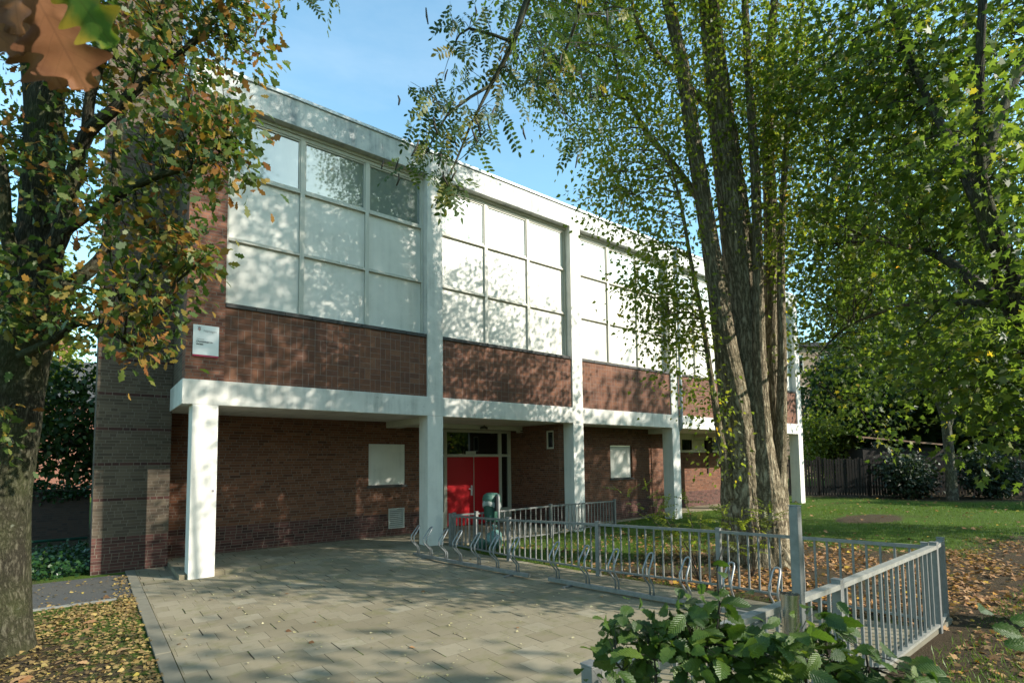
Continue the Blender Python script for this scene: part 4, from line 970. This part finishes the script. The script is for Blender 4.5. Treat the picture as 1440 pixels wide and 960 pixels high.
for P, R in S: tk.tube(P, R, 10)
tk.build('trunk', 'bark', rb)
rg = np.random.default_rng(66)
tp = []
for u, v, d, n, su, sv in ((655, 25, 2.5, 9, 40, 22), (612, 150, 2.5, 8, 26, 34), (640, 95, 2.5, 8, 40, 26), (602, 205, 2.5, 6, 16, 16), (690, 165, 2.55, 9, 26, 26), (640, 195, 2.55, 6, 22, 20), (700, 60, 2.6, 8, 40, 30), (735, 130, 2.7, 8, 26, 26), (775, 110, 2.9, 9, 30, 34), (800, 60, 2.9, 10, 36, 36), (760, 60, 2.8, 10, 36, 34), (830, 130, 3.1, 8, 26, 36), (575, 225, 2.5, 3, 8, 10), (622, 245, 2.5, 5, 16, 14), (640, 262, 2.5, 4, 14, 10), (800, 190, 3., 5, 14, 18), (860, 40, 3.1, 8, 40, 40), (745, 10, 2.6, 8, 40, 26), (455, -6, 2.3, 3, 40, 6)):
    for _ in range(n): tp.append(at(u+rg.normal()*su*.6, v+rg.normal()*sv*.6, d+rg.normal()*.1))
tp = np.array(tp)
grow([s for s in S[1:]], tp[:-3], rg, .0016, up=.05, maxr=.006).build('hanging_twigs', 'twig', rb)
per = 2; n = len(tp)*per; pos = np.repeat(tp, per, axis=0)+rg.normal(size=(n, 3))*.02
d = norm(rg.normal(size=(n, 3))*np.array([.5, .5, .3])+np.array([-.12, -.1, -.75])); nm = norm(rg.normal(size=(n, 3))*.8-_F*.9+np.array([0, 0, .3]))
leaf_mesh('leaf_sprays', T_PIN, pos, d, nm, .145*(.6+.6*rg.random(n)), 'l_robinia', rb, rnd=rg.random(n))
# seed pods
pod = MB().tube([(0, 0, 0), (.006, .002, -.035), (0, .004, -.075)], [.003, .005, .003], 6).build('seed_pod', 'twig', rb)
for k in range(46):
    p = tp[rg.integers(0, len(tp)-3)]+rg.normal(size=3)*.06; o = pod if k == 0 else copyo(pod, rb)
    o.location = p; o.rotation_euler = (rg.normal()*.2, rg.normal()*.2, rg.random()*6); o.scale = (1, 1, .6+.6*rg.random())
cr = in_ell([((2.3, -14.8, 10.), (2.6, 2.4, 2.6), 170), ((2.4, -14.8, 13.5), (2.8, 2.4, 3.2), 220), ((2.2, -15., 16.), (2.2, 2.2, 2.), 90)], 0, rg)
grow([S[0]], cr, rg, .006, maxr=.06).build('branches', 'bark', rb)
P, d, nm, cl = leaves_at(cr, 13, .3, rg); leaf_mesh('crown', T_QUAD, P, d, nm, .16*(.7+.6*rg.random(len(P))), 'l_robinia', rb, clump=cl)

# ------------------------------------------------------------------ shade trees beside the view
def shade_tree(x, y, h, r, label, n=260, lz=.35, leaf='l_hedge', seed=1):
    rg = np.random.default_rng(seed)
    st = [([(x, y, 0), (x+.1, y, h*.3), (x-.1, y+.1, h*.6), (x, y, h*.92)], [.028*h/1.6, .022*h/1.6, .014*h/1.6, .02])]
    zc = h*(lz+1)/2
    E = [((x, y, zc), (r, r, h*(1-lz)/2), n), ((x+r*.4, y-r*.3, zc+h*.1), (r*.7, r*.7, h*.2), n//3), ((x-r*.4, y+r*.2, zc-h*.08), (r*.7, r*.7, h*.2), n//3)]
    return tree('shade_tree', label, 'tree', st, E, leaf, 'bark', rg, per=12, sig=.38, size=.26, tpl=T_QUAD, tiprad=.01, nseg=10, maxr=.08, group='trees standing beside the camera')
shade_tree(21.5, -14.2, 14., 3.3, 'broad tree at the right beyond the maple', 330, .3, seed=75)
shade_tree(8.2, -18.2, 9.0, 1.7, 'small light crowned tree right of the robinia', 20, .6, seed=76)
shade_tree(-1.5, -19., 15., 3.2, 'tall tree standing behind the camera', 260, .35, seed=74)

# ------------------------------------------------------------------ near oak twig at the top left
no = empty('young_oak', (-3.6, -11.6, 0), 'young oak beside the camera with withered brown leaves hanging at top left', 'tree')
c1 = at(60, -60, .78)
tw_ = MB(); tw_.tube(*smooth_path([(-3.6, -11.6, 0), (-3.55, -11.5, 1.5), (-3.3, -11.3, 2.8)], [.06, .05, .03], .2), 10); tw_.tube(*smooth_path([(-3.4, -11.4, 2.2), (-2.6, -10.9, 2.95), tuple(at(-60, -160, .8)), tuple(c1), tuple(at(62, -12, .78))], [.03, .018, .008, .005, .004], .08), 8)
tw_.build('trunk', 'bark_oak', no)
def near_leaf(u0, v0, u1, v1, d, mat, wid=1., rn=.5, tilt=(0, 0, 0), dd=0.):
    a = at(u0, v0, d); b = at(u1, v1, d+dd); L = np.linalg.norm(b-a)
    V0, F0, UV0 = T_OAK_BIG; V0 = V0.copy(); V0[:, 0] *= wid
    leaf_mesh('leaf', (V0, F0, UV0), a[None], (b-a)[None], (-_F+np.array(tilt))[None], L, mat, no, rnd=np.array([rn]), clump=np.array([rn]))
near_leaf(25, -50, 118, 118, .78, 'near_brown', 1.25, .3, (.35, -.1, .2), .03)
near_leaf(25, -70, 15, 42, .74, 'near_brown', 1.35, .8, (-.2, .1, .1))
near_leaf(10, -20, 78, 118, .80, 'near_brown', 1.35, .55, (.1, .2, .1), .02)
near_leaf(75, -10, 122, 122, .85, 'near_brown', .8, .1, (.9, 0, .2), .04)
near_leaf(70, -60, 150, 56, .76, 'near_green', 1.15, .2, (-.1, 0, .2))
near_leaf(-80, -10, 22, 66, .8, 'near_brown', 1.3, .2, (0, .2, .4))

# ------------------------------------------------------------------ foreground shrub
sh = empty('hornbeam_shrub', (.75, -9.75, 0), 'glossy leafy hornbeam shrub in foreground hiding part of the near fence', 'shrub')
rg = np.random.default_rng(88)
se = [pxell(890, 905, 2.05, 62, 36, 46), pxell(960, 895, 2.0, 60, 40, 50), pxell(985, 865, 2.0, 36, 26, 18), pxell(1010, 920, 1.95, 60, 40, 54), pxell(1090, 925, 1.9, 70, 40, 60), pxell(1150, 880, 2.05, 36, 22, 12), pxell(1175, 925, 2.0, 48, 36, 36), pxell(1215, 955, 1.95, 40, 20, 16), pxell(1290, 955, 1.8, 32, 20, 10), pxell(1030, 985, 2., 220, 40, 110), pxell(1040, 1060, 2.1, 230, 60, 120), pxell(1320, 1000, 1.8, 60, 30, 16), pxell(1020, 838, 2.0, 10, 12, 3)]
tips = in_ell(se, 0, rg, .5)
stems = []
for k in range(9):
    u = 870+k*45; b0 = at(1040+(u-1040)*.5, 1300, 2.2); b0[2] = 0
    stems.append(smooth_path([b0, at(u, 1120, 2.1), at(u+rg.normal()*12, 975, 2.0), at(u+rg.normal()*20, 900+rg.random()*30, 1.97)], [.014, .011, .007, .003], .08))
tk = MB()
for P, R in stems: tk.tube(P, R, 7)
tk.tube(*smooth_path([at(1010, 960, 1.98), at(1006, 900, 1.98), at(1012, 850, 1.98), at(1008, 800, 1.98), at(1016, 775, 1.98)], [.006, .005, .004, .003, .0015], .05), 6)
tk.build('stems', 'twig', sh)
grow(stems, tips, rg, .0014, up=.1, maxr=.005).build('twigs', 'twig', sh)
per = 2; n = len(tips)*per; pos = np.repeat(tips, per, axis=0)+rg.normal(size=(n, 3))*.03
d = norm(rg.normal(size=(n, 3))*np.array([1, 1, .45])+np.array([0, 0, -.15])-_F*.25); nm = norm(rg.normal(size=(n, 3))*.55+np.array([0, 0, .75])-_F*.35)
leaf_mesh('leaves', T_OV, pos, d, nm, .082*(.4+.85*rg.random(n)**.8), 'l_beech', sh)
ext = np.array([at(1012, 832, 1.98), at(992, 822, 1.98), at(1020, 812, 1.98), at(1002, 792, 1.98), at(1178, 845, 2.05), at(1195, 862, 2.05), at(1160, 868, 2.05), at(1395, 880, 1.3), at(1412, 905, 1.3), at(1380, 860, 1.3), at(1420, 870, 1.35)])
leaf_mesh('leaves', T_OV, ext, norm(rg.normal(size=(len(ext), 3))+R2*.6), norm(rg.normal(size=(len(ext), 3))*.4+np.array([0, 0, .6])-_F*.6), .06, 'l_beech', sh)

# robinia suckers in the bed
def sucker(label, base_px, dB, sprays, seed):
    rg = np.random.default_rng(seed); b0 = at(*base_px, dB); b0[2] = 0
    root = empty('robinia_sapling', tuple(b0), label, 'sapling', 'robinia saplings in the bed'); stm = MB(); L = []; D = []
    for u, v, dd in sprays:
        e = at(u, v, dB+dd); m = (b0+e)/2+np.array([0, 0, .15]); stm.tube(*smooth_path([b0, m, e], [.009, .006, .003], .12), 5, cap=False)
        for k in range(11): L.append(m+(e-m)*(k+1)/11+rg.normal(size=3)*.03); D.append(norm(rg.normal(size=3)*np.array([1, 1, .25])+(e-m)*.6+R2*.3*rg.normal()))
    stm.build('stem', 'twig', root); L = np.array(L); n = len(L)
    leaf_mesh('leaves', T_PIN, L, np.array(D), norm(rg.normal(size=(n, 3))*.4+np.array([0, 0, 1])), .26*(.7+.5*rg.random(n)), 'l_poplar', root, rnd=rg.random(n)*.5+.35)
sucker('feathery young robinia sapling arching over the fence left of the poplar', (985, 806), 8.6, [(930, 712, 0), (905, 690, .4), (965, 700, 0), (945, 740, -.1), (985, 730, .1), (960, 755, -.1), (870, 688, .6)], 91)
sucker('feathery young robinia sapling right against the poplar trunk', (1058, 800), 8.9, [(1010, 712, 0), (1040, 725, -.1), (1075, 708, -.1), (1090, 720, -.2), (1060, 765, -.3), (1025, 760, -.2)], 92)

# ------------------------------------------------------------------ fallen leaves and grass (uncountable)
def inside(p): return True
def scatter(name, n, gen, size, tpl, mat, z=.02, label=None, seed=5, tilt=.35, hz=None, clump=True):
    rg = np.random.default_rng(seed); P = gen(rg, n); n = len(P)
    if clump:
        c_ = .5+.3*np.sin(P[:, 0]*2.3+1.7*np.sin(P[:, 1]*1.1))+.3*np.sin(P[:, 1]*2.9+1.3*np.sin(P[:, 0]*1.9)); P = P[rg.random(n) < np.clip(c_, .06 if size > .06 else .4, 1)]; n = len(P)
    zz = np.array([hz(x, y) for x, y in P]) if hz else np.full(n, z)
    pos = np.c_[P, zz+rg.random(n)*.012]
    a = rg.random(n)*6.28; d = np.c_[np.cos(a), np.sin(a), rg.normal(size=n)*.12]; nm = norm(rg.normal(size=(n, 3))*tilt+np.array([0, 0, 1]))
    o = leaf_mesh(name, tpl, pos, d, nm, size*(.35+.95*rg.random(n)), mat); return tag(o, label, 'fallen leaves', kind='stuff')
def poly_fence_right(P): return P[:, 0] > np.array([fx_line(y) for y in P[:, 1]])+.05
def g_bed(rg, n):
    P = np.c_[rg.normal(8.2, 2.0, n), rg.normal(-6.6, 1.7, n)]; return P[poly_fence_right(P) & (P[:, 1] > -9.2)]
def g_bed2(rg, n):
    P = np.c_[5.2+rg.random(n)*5.5, -8.5+8.*rg.random(n)]; return P[poly_fence_right(P)]
def g_right(rg, n):
    P = np.c_[6.5+9*rg.random(n)**1.2, -10.5+rg.random(n)*3.2]; return P
def g_lawn(rg, n): return np.c_[9+20*rg.random(n), -9+9.5*rg.random(n)]
def g_left(rg, n):
    P = np.c_[-.85-3.2*rg.random(n)**1.3, -8.+8.*rg.random(n)**.9]; P = P[P[:, 1] < -.85+.55*rg.normal(size=len(P))*.5]; return P
def g_path(rg, n): return np.c_[-.85-2.8*rg.random(n), -.8+2.3*rg.random(n)]
def g_pave(rg, n): return np.c_[-.6+6*rg.random(n), -8.6+8.4*rg.random(n)]
def g_kerb(rg, n): return np.c_[-.80-.10*np.abs(rg.normal(size=n)), -8.+9.2*rg.random(n)]
scatter('fallen_leaves', 8500, g_bed, .105, T_MAPLE, 'litter', .02, 'brown and orange leaf carpet around the poplar foot', 101, .5)
scatter('fallen_leaves', 2600, g_bed2, .085, T_POP, 'litter', .02, 'yellow and brown leaves on the grass inside the fences', 102, .5)
scatter('fallen_leaves', 4200, g_right, .095, T_MAPLE, 'litter', .02, 'brown maple leaves on bare soil right of the near fence', 103, .5)
def g_near(rg, n): return np.c_[2.6+7*rg.random(n), -9.15-1.9*rg.random(n)]
scatter('fallen_leaves', 1500, g_near, .10, T_MAPLE, 'litter', .012, 'brown leaves on the soil between shrub and near fence', 111, .45)
scatter('fallen_leaves', 2600, g_near, .05, T_POP, 'litter_small', .01, 'leaf crumbs on the soil between shrub and near fence', 112, .5)
scatter('fallen_leaves', 900, g_lawn, .13, T_MAPLE, 'litter', .06, 'scattered autumn leaves on the lawn', 104, .3, )
scatter('fallen_leaves', 24000, g_left, .055, T_POP, 'litter_small', .008, 'dense small yellow brown leaves on soil left of kerb', 105, .5)
scatter('fallen_leaves', 260, g_left, .13, T_OAK_LO, 'litter', .02, 'larger oak leaves on the soil left of the kerb', 106, .4)
scatter('fallen_leaves', 420, g_path, .06, T_POP, 'litter_small', .012, 'sparse leaves on the asphalt path', 107, .3)
scatter('fallen_leaves', 900, g_pave, .036, T_POP, 'litter_pale', .026, 'small pale leaflets strewn over the concrete paving', 108, .3, lambda x, y: .026+ramp_h(x, y))
scatter('fallen_leaves', 90, g_pave, .07, T_POP, 'litter', .026, 'yellow leaves strewn over the concrete paving', 109, .3, lambda x, y: .026+ramp_h(x, y))
scatter('fallen_leaves', 1500, g_kerb, .05, T_POP, 'litter_small', .02, 'small leaves banked against the kerb', 110, .7)
T_BLADE = (np.array([(-.03, 0, 0), (.03, 0, 0), (.018, .6, .06), (0, 1, .22), (-.018, .6, .06)]), [[0, 1, 2, 3, 4]], np.zeros((5, 2)))
def grass(name, n, gen, hgt, label, seed):
    rg = np.random.default_rng(seed); P = gen(rg, n); n = len(P); pos = np.c_[P, [gz(x, y)-.005 for x, y in P]]
    d = norm(rg.normal(size=(n, 3))*np.array([.5, .5, .1])+np.array([0, 0, 1])); nm = norm(rg.normal(size=(n, 3))*np.array([1, 1, .2]))
    return tag(leaf_mesh(name, T_BLADE, pos, d, nm, hgt*(.5+.8*rg.random(n)), 'blade'), label, 'grass', kind='stuff')
def _nz(P): return .5+.25*np.sin(P[:, 0]*1.3+1)*np.sin(P[:, 1]*1.7)+.25*np.sin(P[:, 0]*.47+P[:, 1]*.8)
def gr_lawn(rg, n):
    P = np.c_[8.+20*rg.random(n)**1.25, -8.+8.8*rg.random(n)]; P = P[rg.random(len(P)) < _nz(P)+.25]
    dd = np.hypot((P[:, 0]-7.5)/4.6, (P[:, 1]+7)/3.2); dm = np.hypot((P[:, 0]-18.5)/2., (P[:, 1]+4.2)/.8); return P[(dd > 1) & (dm > 1)]
def gr_bed(rg, n):
    P = np.c_[5.2+4.5*rg.random(n), -5.5+5.3*rg.random(n)]; P = P[poly_fence_right(P)]; return P[rg.random(len(P)) < _nz(P)]
def gr_right(rg, n):
    P = np.c_[4.+9*rg.random(n), -11.+2.0*rg.random(n)]; P = P[P[:, 1] < -9.05]; return P[rg.random(len(P)) < _nz(P*2)*.8]
def gr_edge(rg, n):
    y = -8.6+8.3*rg.random(n); return np.c_[[fx_line(v)+.02 for v in y]+rg.normal(size=n)*.05, y]
grass('grass', 60000, gr_lawn, .075, 'short green grass of the lawn between tree bed and back fence', 121)
grass('grass', 9000, gr_bed, .075, 'grass among leaves inside the fenced bed', 122)
grass('grass', 5000, lambda rg, n: (lambda P: P[rg.random(len(P)) < _nz(P*3)**1.5])(np.c_[3.+6*rg.random(n), -9.1-1.7*rg.random(n)]), .08, 'ragged grass between the shrub and the near fence', 125)
grass('grass', 6000, gr_right, .09, 'grass tufts on the soil in front of the near fence', 123)
grass('grass', 1600, gr_edge, .06, 'weeds along the foot of the rack fence', 124)

# ------------------------------------------------------------------ left background
gw = MB().box(-9., -1.33, 8.6, 8.85, -.05, 1.32, 'd').build('garden_wall', 'brick_wall'); tag(gw, 'low dark brick garden wall behind the tower', 'wall')
gr2 = empty('green_railing', (-2.5, 4.9, 0), 'low green painted tube railing beside the brick tower', 'railing')
MB().tube([(-6., 4.9, .36), (-1.36, 4.9, .36)], .03, 10).build('rail', 'rail_green', gr2)
for x in (-5.5, -3.4, -1.5): MB().tube([(x, 4.9, -.1), (x, 4.9, .34)], .022, 8).build('post', 'rail_green', gr2)
rg = np.random.default_rng(131)
n = 2600; P = np.c_[-1.35-1.5*rg.random(n)**1.2, 1.75+2.6*rg.random(n), .02+.42*rg.random(n)**1.5*(.5+.5*rg.random(n))]
tag(leaf_mesh('ivy', T_MAPLE, P, norm(rg.normal(size=(n, 3))+np.array([0, -.6, -.3])), norm(rg.normal(size=(n, 3))*.5+np.array([0, -.5, .8])), .085, 'l_ivy'), 'dark ivy ground cover beside the tower foot', 'ivy', kind='stuff')
def bush(name, label, cat, c, r, n, leaf, seed, size=.16, per=14, sig=.25, group=None, stem_r=.06, tpl=T_QUAD, lean=0.):
    rg = np.random.default_rng(seed); x, y, z = c
    st = [([(x, y, -.05), (x+.1, y, z*.5), (x+lean, y, z+r[2]*.5)], [stem_r, stem_r*.8, stem_r*.3])]
    return tree(name, label, cat, st, [(c, r, n), ((x-r[0]*.4, y, z+r[2]*.35), (r[0]*.6, r[1]*.6, r[2]*.6), n//3), ((x+r[0]*.45, y-.2, z-r[2]*.3), (r[0]*.6, r[1]*.6, r[2]*.6), n//3)], leaf, 'bark', rg, per=per, sig=sig, size=size, tpl=tpl, tiprad=.01, nseg=10, maxr=.05, group=group)
GB = 'trees beyond the garden wall'
bush('garden_tree', 'dark leafy tree directly above the garden wall beside the tower', 'tree', (-2.0, 11.5, 3.3), (2.2, 1.6, 2.2), 190, 'l_hedge', 141, .2, group=GB)
bush('garden_tree', 'leafy tree half hidden by the oak trunk', 'tree', (-6.2, 12.5, 4.6), (2.6, 2., 3.6), 240, 'l_hedge', 142, .22, group=GB)
bush('garden_tree', 'pale sunlit tree glimpsed high above the garden wall', 'tree', (-4.2, 19., 8.0), (2.4, 2., 4.6), 260, 'l_yellow', 143, .26, group=GB, stem_r=.14)
bush('ivy_mound', 'low dark ivy mound on top of the garden wall', 'ivy', (-2.3, 8.7, 1.35), (1.3, .3, .25), 60, 'l_ivy', 144, .1, 12, .08)
ch = empty('far_house', (-2.0, 34., 0), 'distant house with a brick chimney seen through leaves left of tower', 'house')
MB().box(-12., 0., 33., 40., 0, 6., 'd').build('wall', 'red_house', ch)
rf = MB().face([(-12.3, 32.6, 6.), (.3, 32.6, 6.), (.3, 36.5, 9.2), (-12.3, 36.5, 9.2)]).face([(.3, 40.4, 6.), (-12.3, 40.4, 6.), (-12.3, 36.5, 9.2), (.3, 36.5, 9.2)]).face([(.3, 32.6, 6), (.3, 40.4, 6), (.3, 36.5, 9.2)]).build('roof', 'roofing', ch)
MB().box(-3.2, -2.5, 36.1, 36.8, 8.8, 10.8, 'd').build('chimney', 'red_house', rf)

# ------------------------------------------------------------------ right background
A0, A1 = np.array([25.5, 5.0]), np.array([44., -16.]); L = np.linalg.norm(A1-A0); dA = (A1-A0)/L; nA = np.array([-dA[1], dA[0]])
wf = empty('wooden_fence', (30., 0, 0), 'dark weathered wooden paling fence along the back of the lawn', 'fence')
k = 0; s = 0.; pm = MB(); rg = np.random.default_rng(151)
while s < L:
    wd = .09+.02*rg.random(); c = A0+dA*s
    if rg.random() > .05: pm.obox(c+nA*rg.normal()*.006, dA, nA, wd/2, .012, .04, 1.95+rg.normal()*.05)
    s += wd+.035
pm.build('pickets', 'wood_dark', wf)
for z in (.45, 1.6): MB().bar((A0[0]+nA[0]*.04, A0[1]+nA[1]*.04, z), (A1[0]+nA[0]*.04, A1[1]+nA[1]*.04, z), .02, .045).build('rail', 'wood_dark', wf)
proto = None
for s in np.arange(0, L, 2.4):
    c = A0+dA*s+nA*.09
    if proto is None: proto = o = MB().obox((0, 0), dA, nA, .05, .05, -.1, 2.05).build('post', 'wood_dark', wf)
    else: o = copyo(proto, wf)
    o.location = (c[0], c[1], 0)
sd = empty('garden_shed', (33., 0., 0), 'small dark garden shed with reddish brown sloping roof behind back fence', 'shed')
c = at(1245, 640, 31.6); ux = R2[:2]/np.linalg.norm(R2[:2]); uy = np.array([-ux[1], ux[0]])
MB().obox(c[:2], ux, uy, 2.3, 1.5, 0, 2.5).build('wall', 'wood_dark', sd)
rfm = MB(); q0 = c[:2]-ux*2.8-uy*1.8; q1 = c[:2]+ux*2.5-uy*1.8; q2 = c[:2]+ux*2.5+uy*1.9; q3 = c[:2]-ux*2.8+uy*1.9
for z in (0, .08): rfm.face([(q0[0], q0[1], 3.1+z), (q1[0], q1[1], 2.55+z), (q2[0], q2[1], 2.95+z), (q3[0], q3[1], 3.5+z)])
rfm.face([(q0[0], q0[1], 3.1), (q1[0], q1[1], 2.55), (q1[0], q1[1], 2.63), (q0[0], q0[1], 3.18)])
rfm.build('roof', 'wood_shed', sd)
def conifer(label, x, y, h, r, seed):
    rg = np.random.default_rng(seed); root = empty('conifer_tree', (x, y, 0), label, 'tree', 'dark conifers behind the back fence')
    MB().tube([(x, y, 0), (x, y, h*.5), (x, y, h)], [.2, .13, .02], 10).build('trunk', 'bark', root)
    n = 8000; t = rg.random(n)**.75; z = h*(.06+.94*t); a = rg.random(n)*6.28; wave = .75+.25*np.sin(z*5.2+2*np.sin(a*3))
    rr = r*(1-t)**.8*wave*rg.random(n)**.35+.05; P = np.c_[x+rr*np.cos(a), y+rr*np.sin(a), z-rr*.25]
    d = norm(np.c_[np.cos(a), np.sin(a), np.full(n, -.55)]+rg.normal(size=(n, 3))*.35)
    V = np.array([(0, 0, 0), (.16, .3, -.02), (.1, .8, -.1), (0, 1, -.2), (-.1, .8, -.1), (-.16, .3, -.02)])
    leaf_mesh('crown', (V, [list(range(6))], np.zeros((6, 2))), P, d, norm(rg.normal(size=(n, 3))*.4+np.array([0, 0, 1])), .5*(.6+.7*rg.random(n)), 'l_dark', root)
def pxc(u, d): p = at(u, 650, d); return p[0], p[1]
conifer('tall dark conifer behind the back fence right of the shed', *pxc(1300, 40), 23, 4.6, 161)
conifer('tall dark conifer behind the back fence left of the shed', *pxc(1222, 38), 20, 3.8, 162)
conifer('dark conifer behind the fence at the far right edge', *pxc(1400, 37), 21, 4.4, 163)
bush('garden_bush', 'sunlit yellow green bush behind fence beside the end column', 'bush', (*pxc(1160, 33), 2.7), (2.3, 1.8, 2.2), 200, 'l_yellow', 171, .2)
GU = 'dark shrubs in front of the back fence'
bush('dark_shrub', 'dark shrub against the fence left of the slender lawn tree', 'shrub', (*pxc(1275, 26.5), 1.0), (1.7, 1., 1.), 130, 'l_dark', 172, .18, group=GU)
bush('dark_shrub', 'dark shrub against the fence right of the slender lawn tree', 'shrub', (*pxc(1390, 25), 1.1), (1.6, 1., 1.1), 130, 'l_dark', 173, .18, group=GU)
bush('garden_tree', 'broad dark green tree behind the fence over the shed', 'tree', (*pxc(1240, 35), 7.0), (3.5, 2., 3.), 240, 'l_hedge', 174, .3, stem_r=.2, sig=.4)
bush('garden_tree', 'dense dark green tree behind fence at right edge', 'tree', (*pxc(1430, 31), 6.), (4., 2., 4.2), 300, 'l_hedge', 175, .3, stem_r=.2, sig=.4)
bush('garden_tree', 'dark leafy tree between the end column and the pale apartment building', 'tree', (*pxc(1178, 37), 5.2), (2.6, 2., 4.2), 260, 'l_hedge', 176, .28, stem_r=.16, sig=.35)
ab = empty('apartment_block', (58, 14, 0), 'pale tan apartment building with tall windows glimpsed beyond the end column', 'building')
c = at(1185, 560, 58.)[:2]
MB().obox(c, ux, uy, 9., 5., 0, 13.).build('wall', 'tan_brick', ab)
for i in range(6):
    for k in range(4):
        q = c+ux*(-7.5+i*3.)-uy*5.02; f = MB().obox(q, ux, uy, .65, .03, 1.+k*3.1, 2.9+k*3.1).build('window', 'cream', ab)
        q = q-uy*.04; MB().obox(q, ux, uy, .55, .015, 1.1+k*3.1, 2.8+k*3.1).build('pane', 'dark_glass', f)
MB().obox(c, ux, uy, 9.3, 5.3, 13.001, 13.4).build('roof', 'roofing', ab)

# trees far around the place (seen in the glass and through gaps)
rg = np.random.default_rng(201)
def belt(pts, seed, label):
    rg = np.random.default_rng(seed); C = []
    for (x, y, h) in pts:
        C.append(in_ell([((x, y, h*.5), (4.5, 4.5, h*.52), 700)], 0, rg, .3))
    C = np.concatenate(C); C[:, 2] = np.abs(C[:, 2]); n = len(C)
    o = leaf_mesh('woodland', T_QUAD, C, norm(rg.normal(size=(n, 3))), norm(rg.normal(size=(n, 3))+np.array([0, 0, .5])), 1.3*(.6+.8*rg.random(n)), 'l_hedge')
    return tag(o, label, 'woodland', kind='stuff')
belt([(22+8*math.sin(i*2.1)*.4+i*4.2, -42+i*3.6+2*math.sin(i*3.), 11+3*math.sin(i*1.7)) for i in range(9)], 202, 'distant mass of trees to the right of the street')
belt([(-16+i*6.5, -42-2*math.sin(i*2.), 12+3*math.sin(i*1.3)) for i in range(7)], 203, 'distant mass of trees behind the viewer')
belt([(46+i*5., 0-i*3.2+2*math.sin(i*2.), 12+3*math.sin(i*2.2)) for i in range(6)], 204, 'distant mass of trees beyond the conifers')
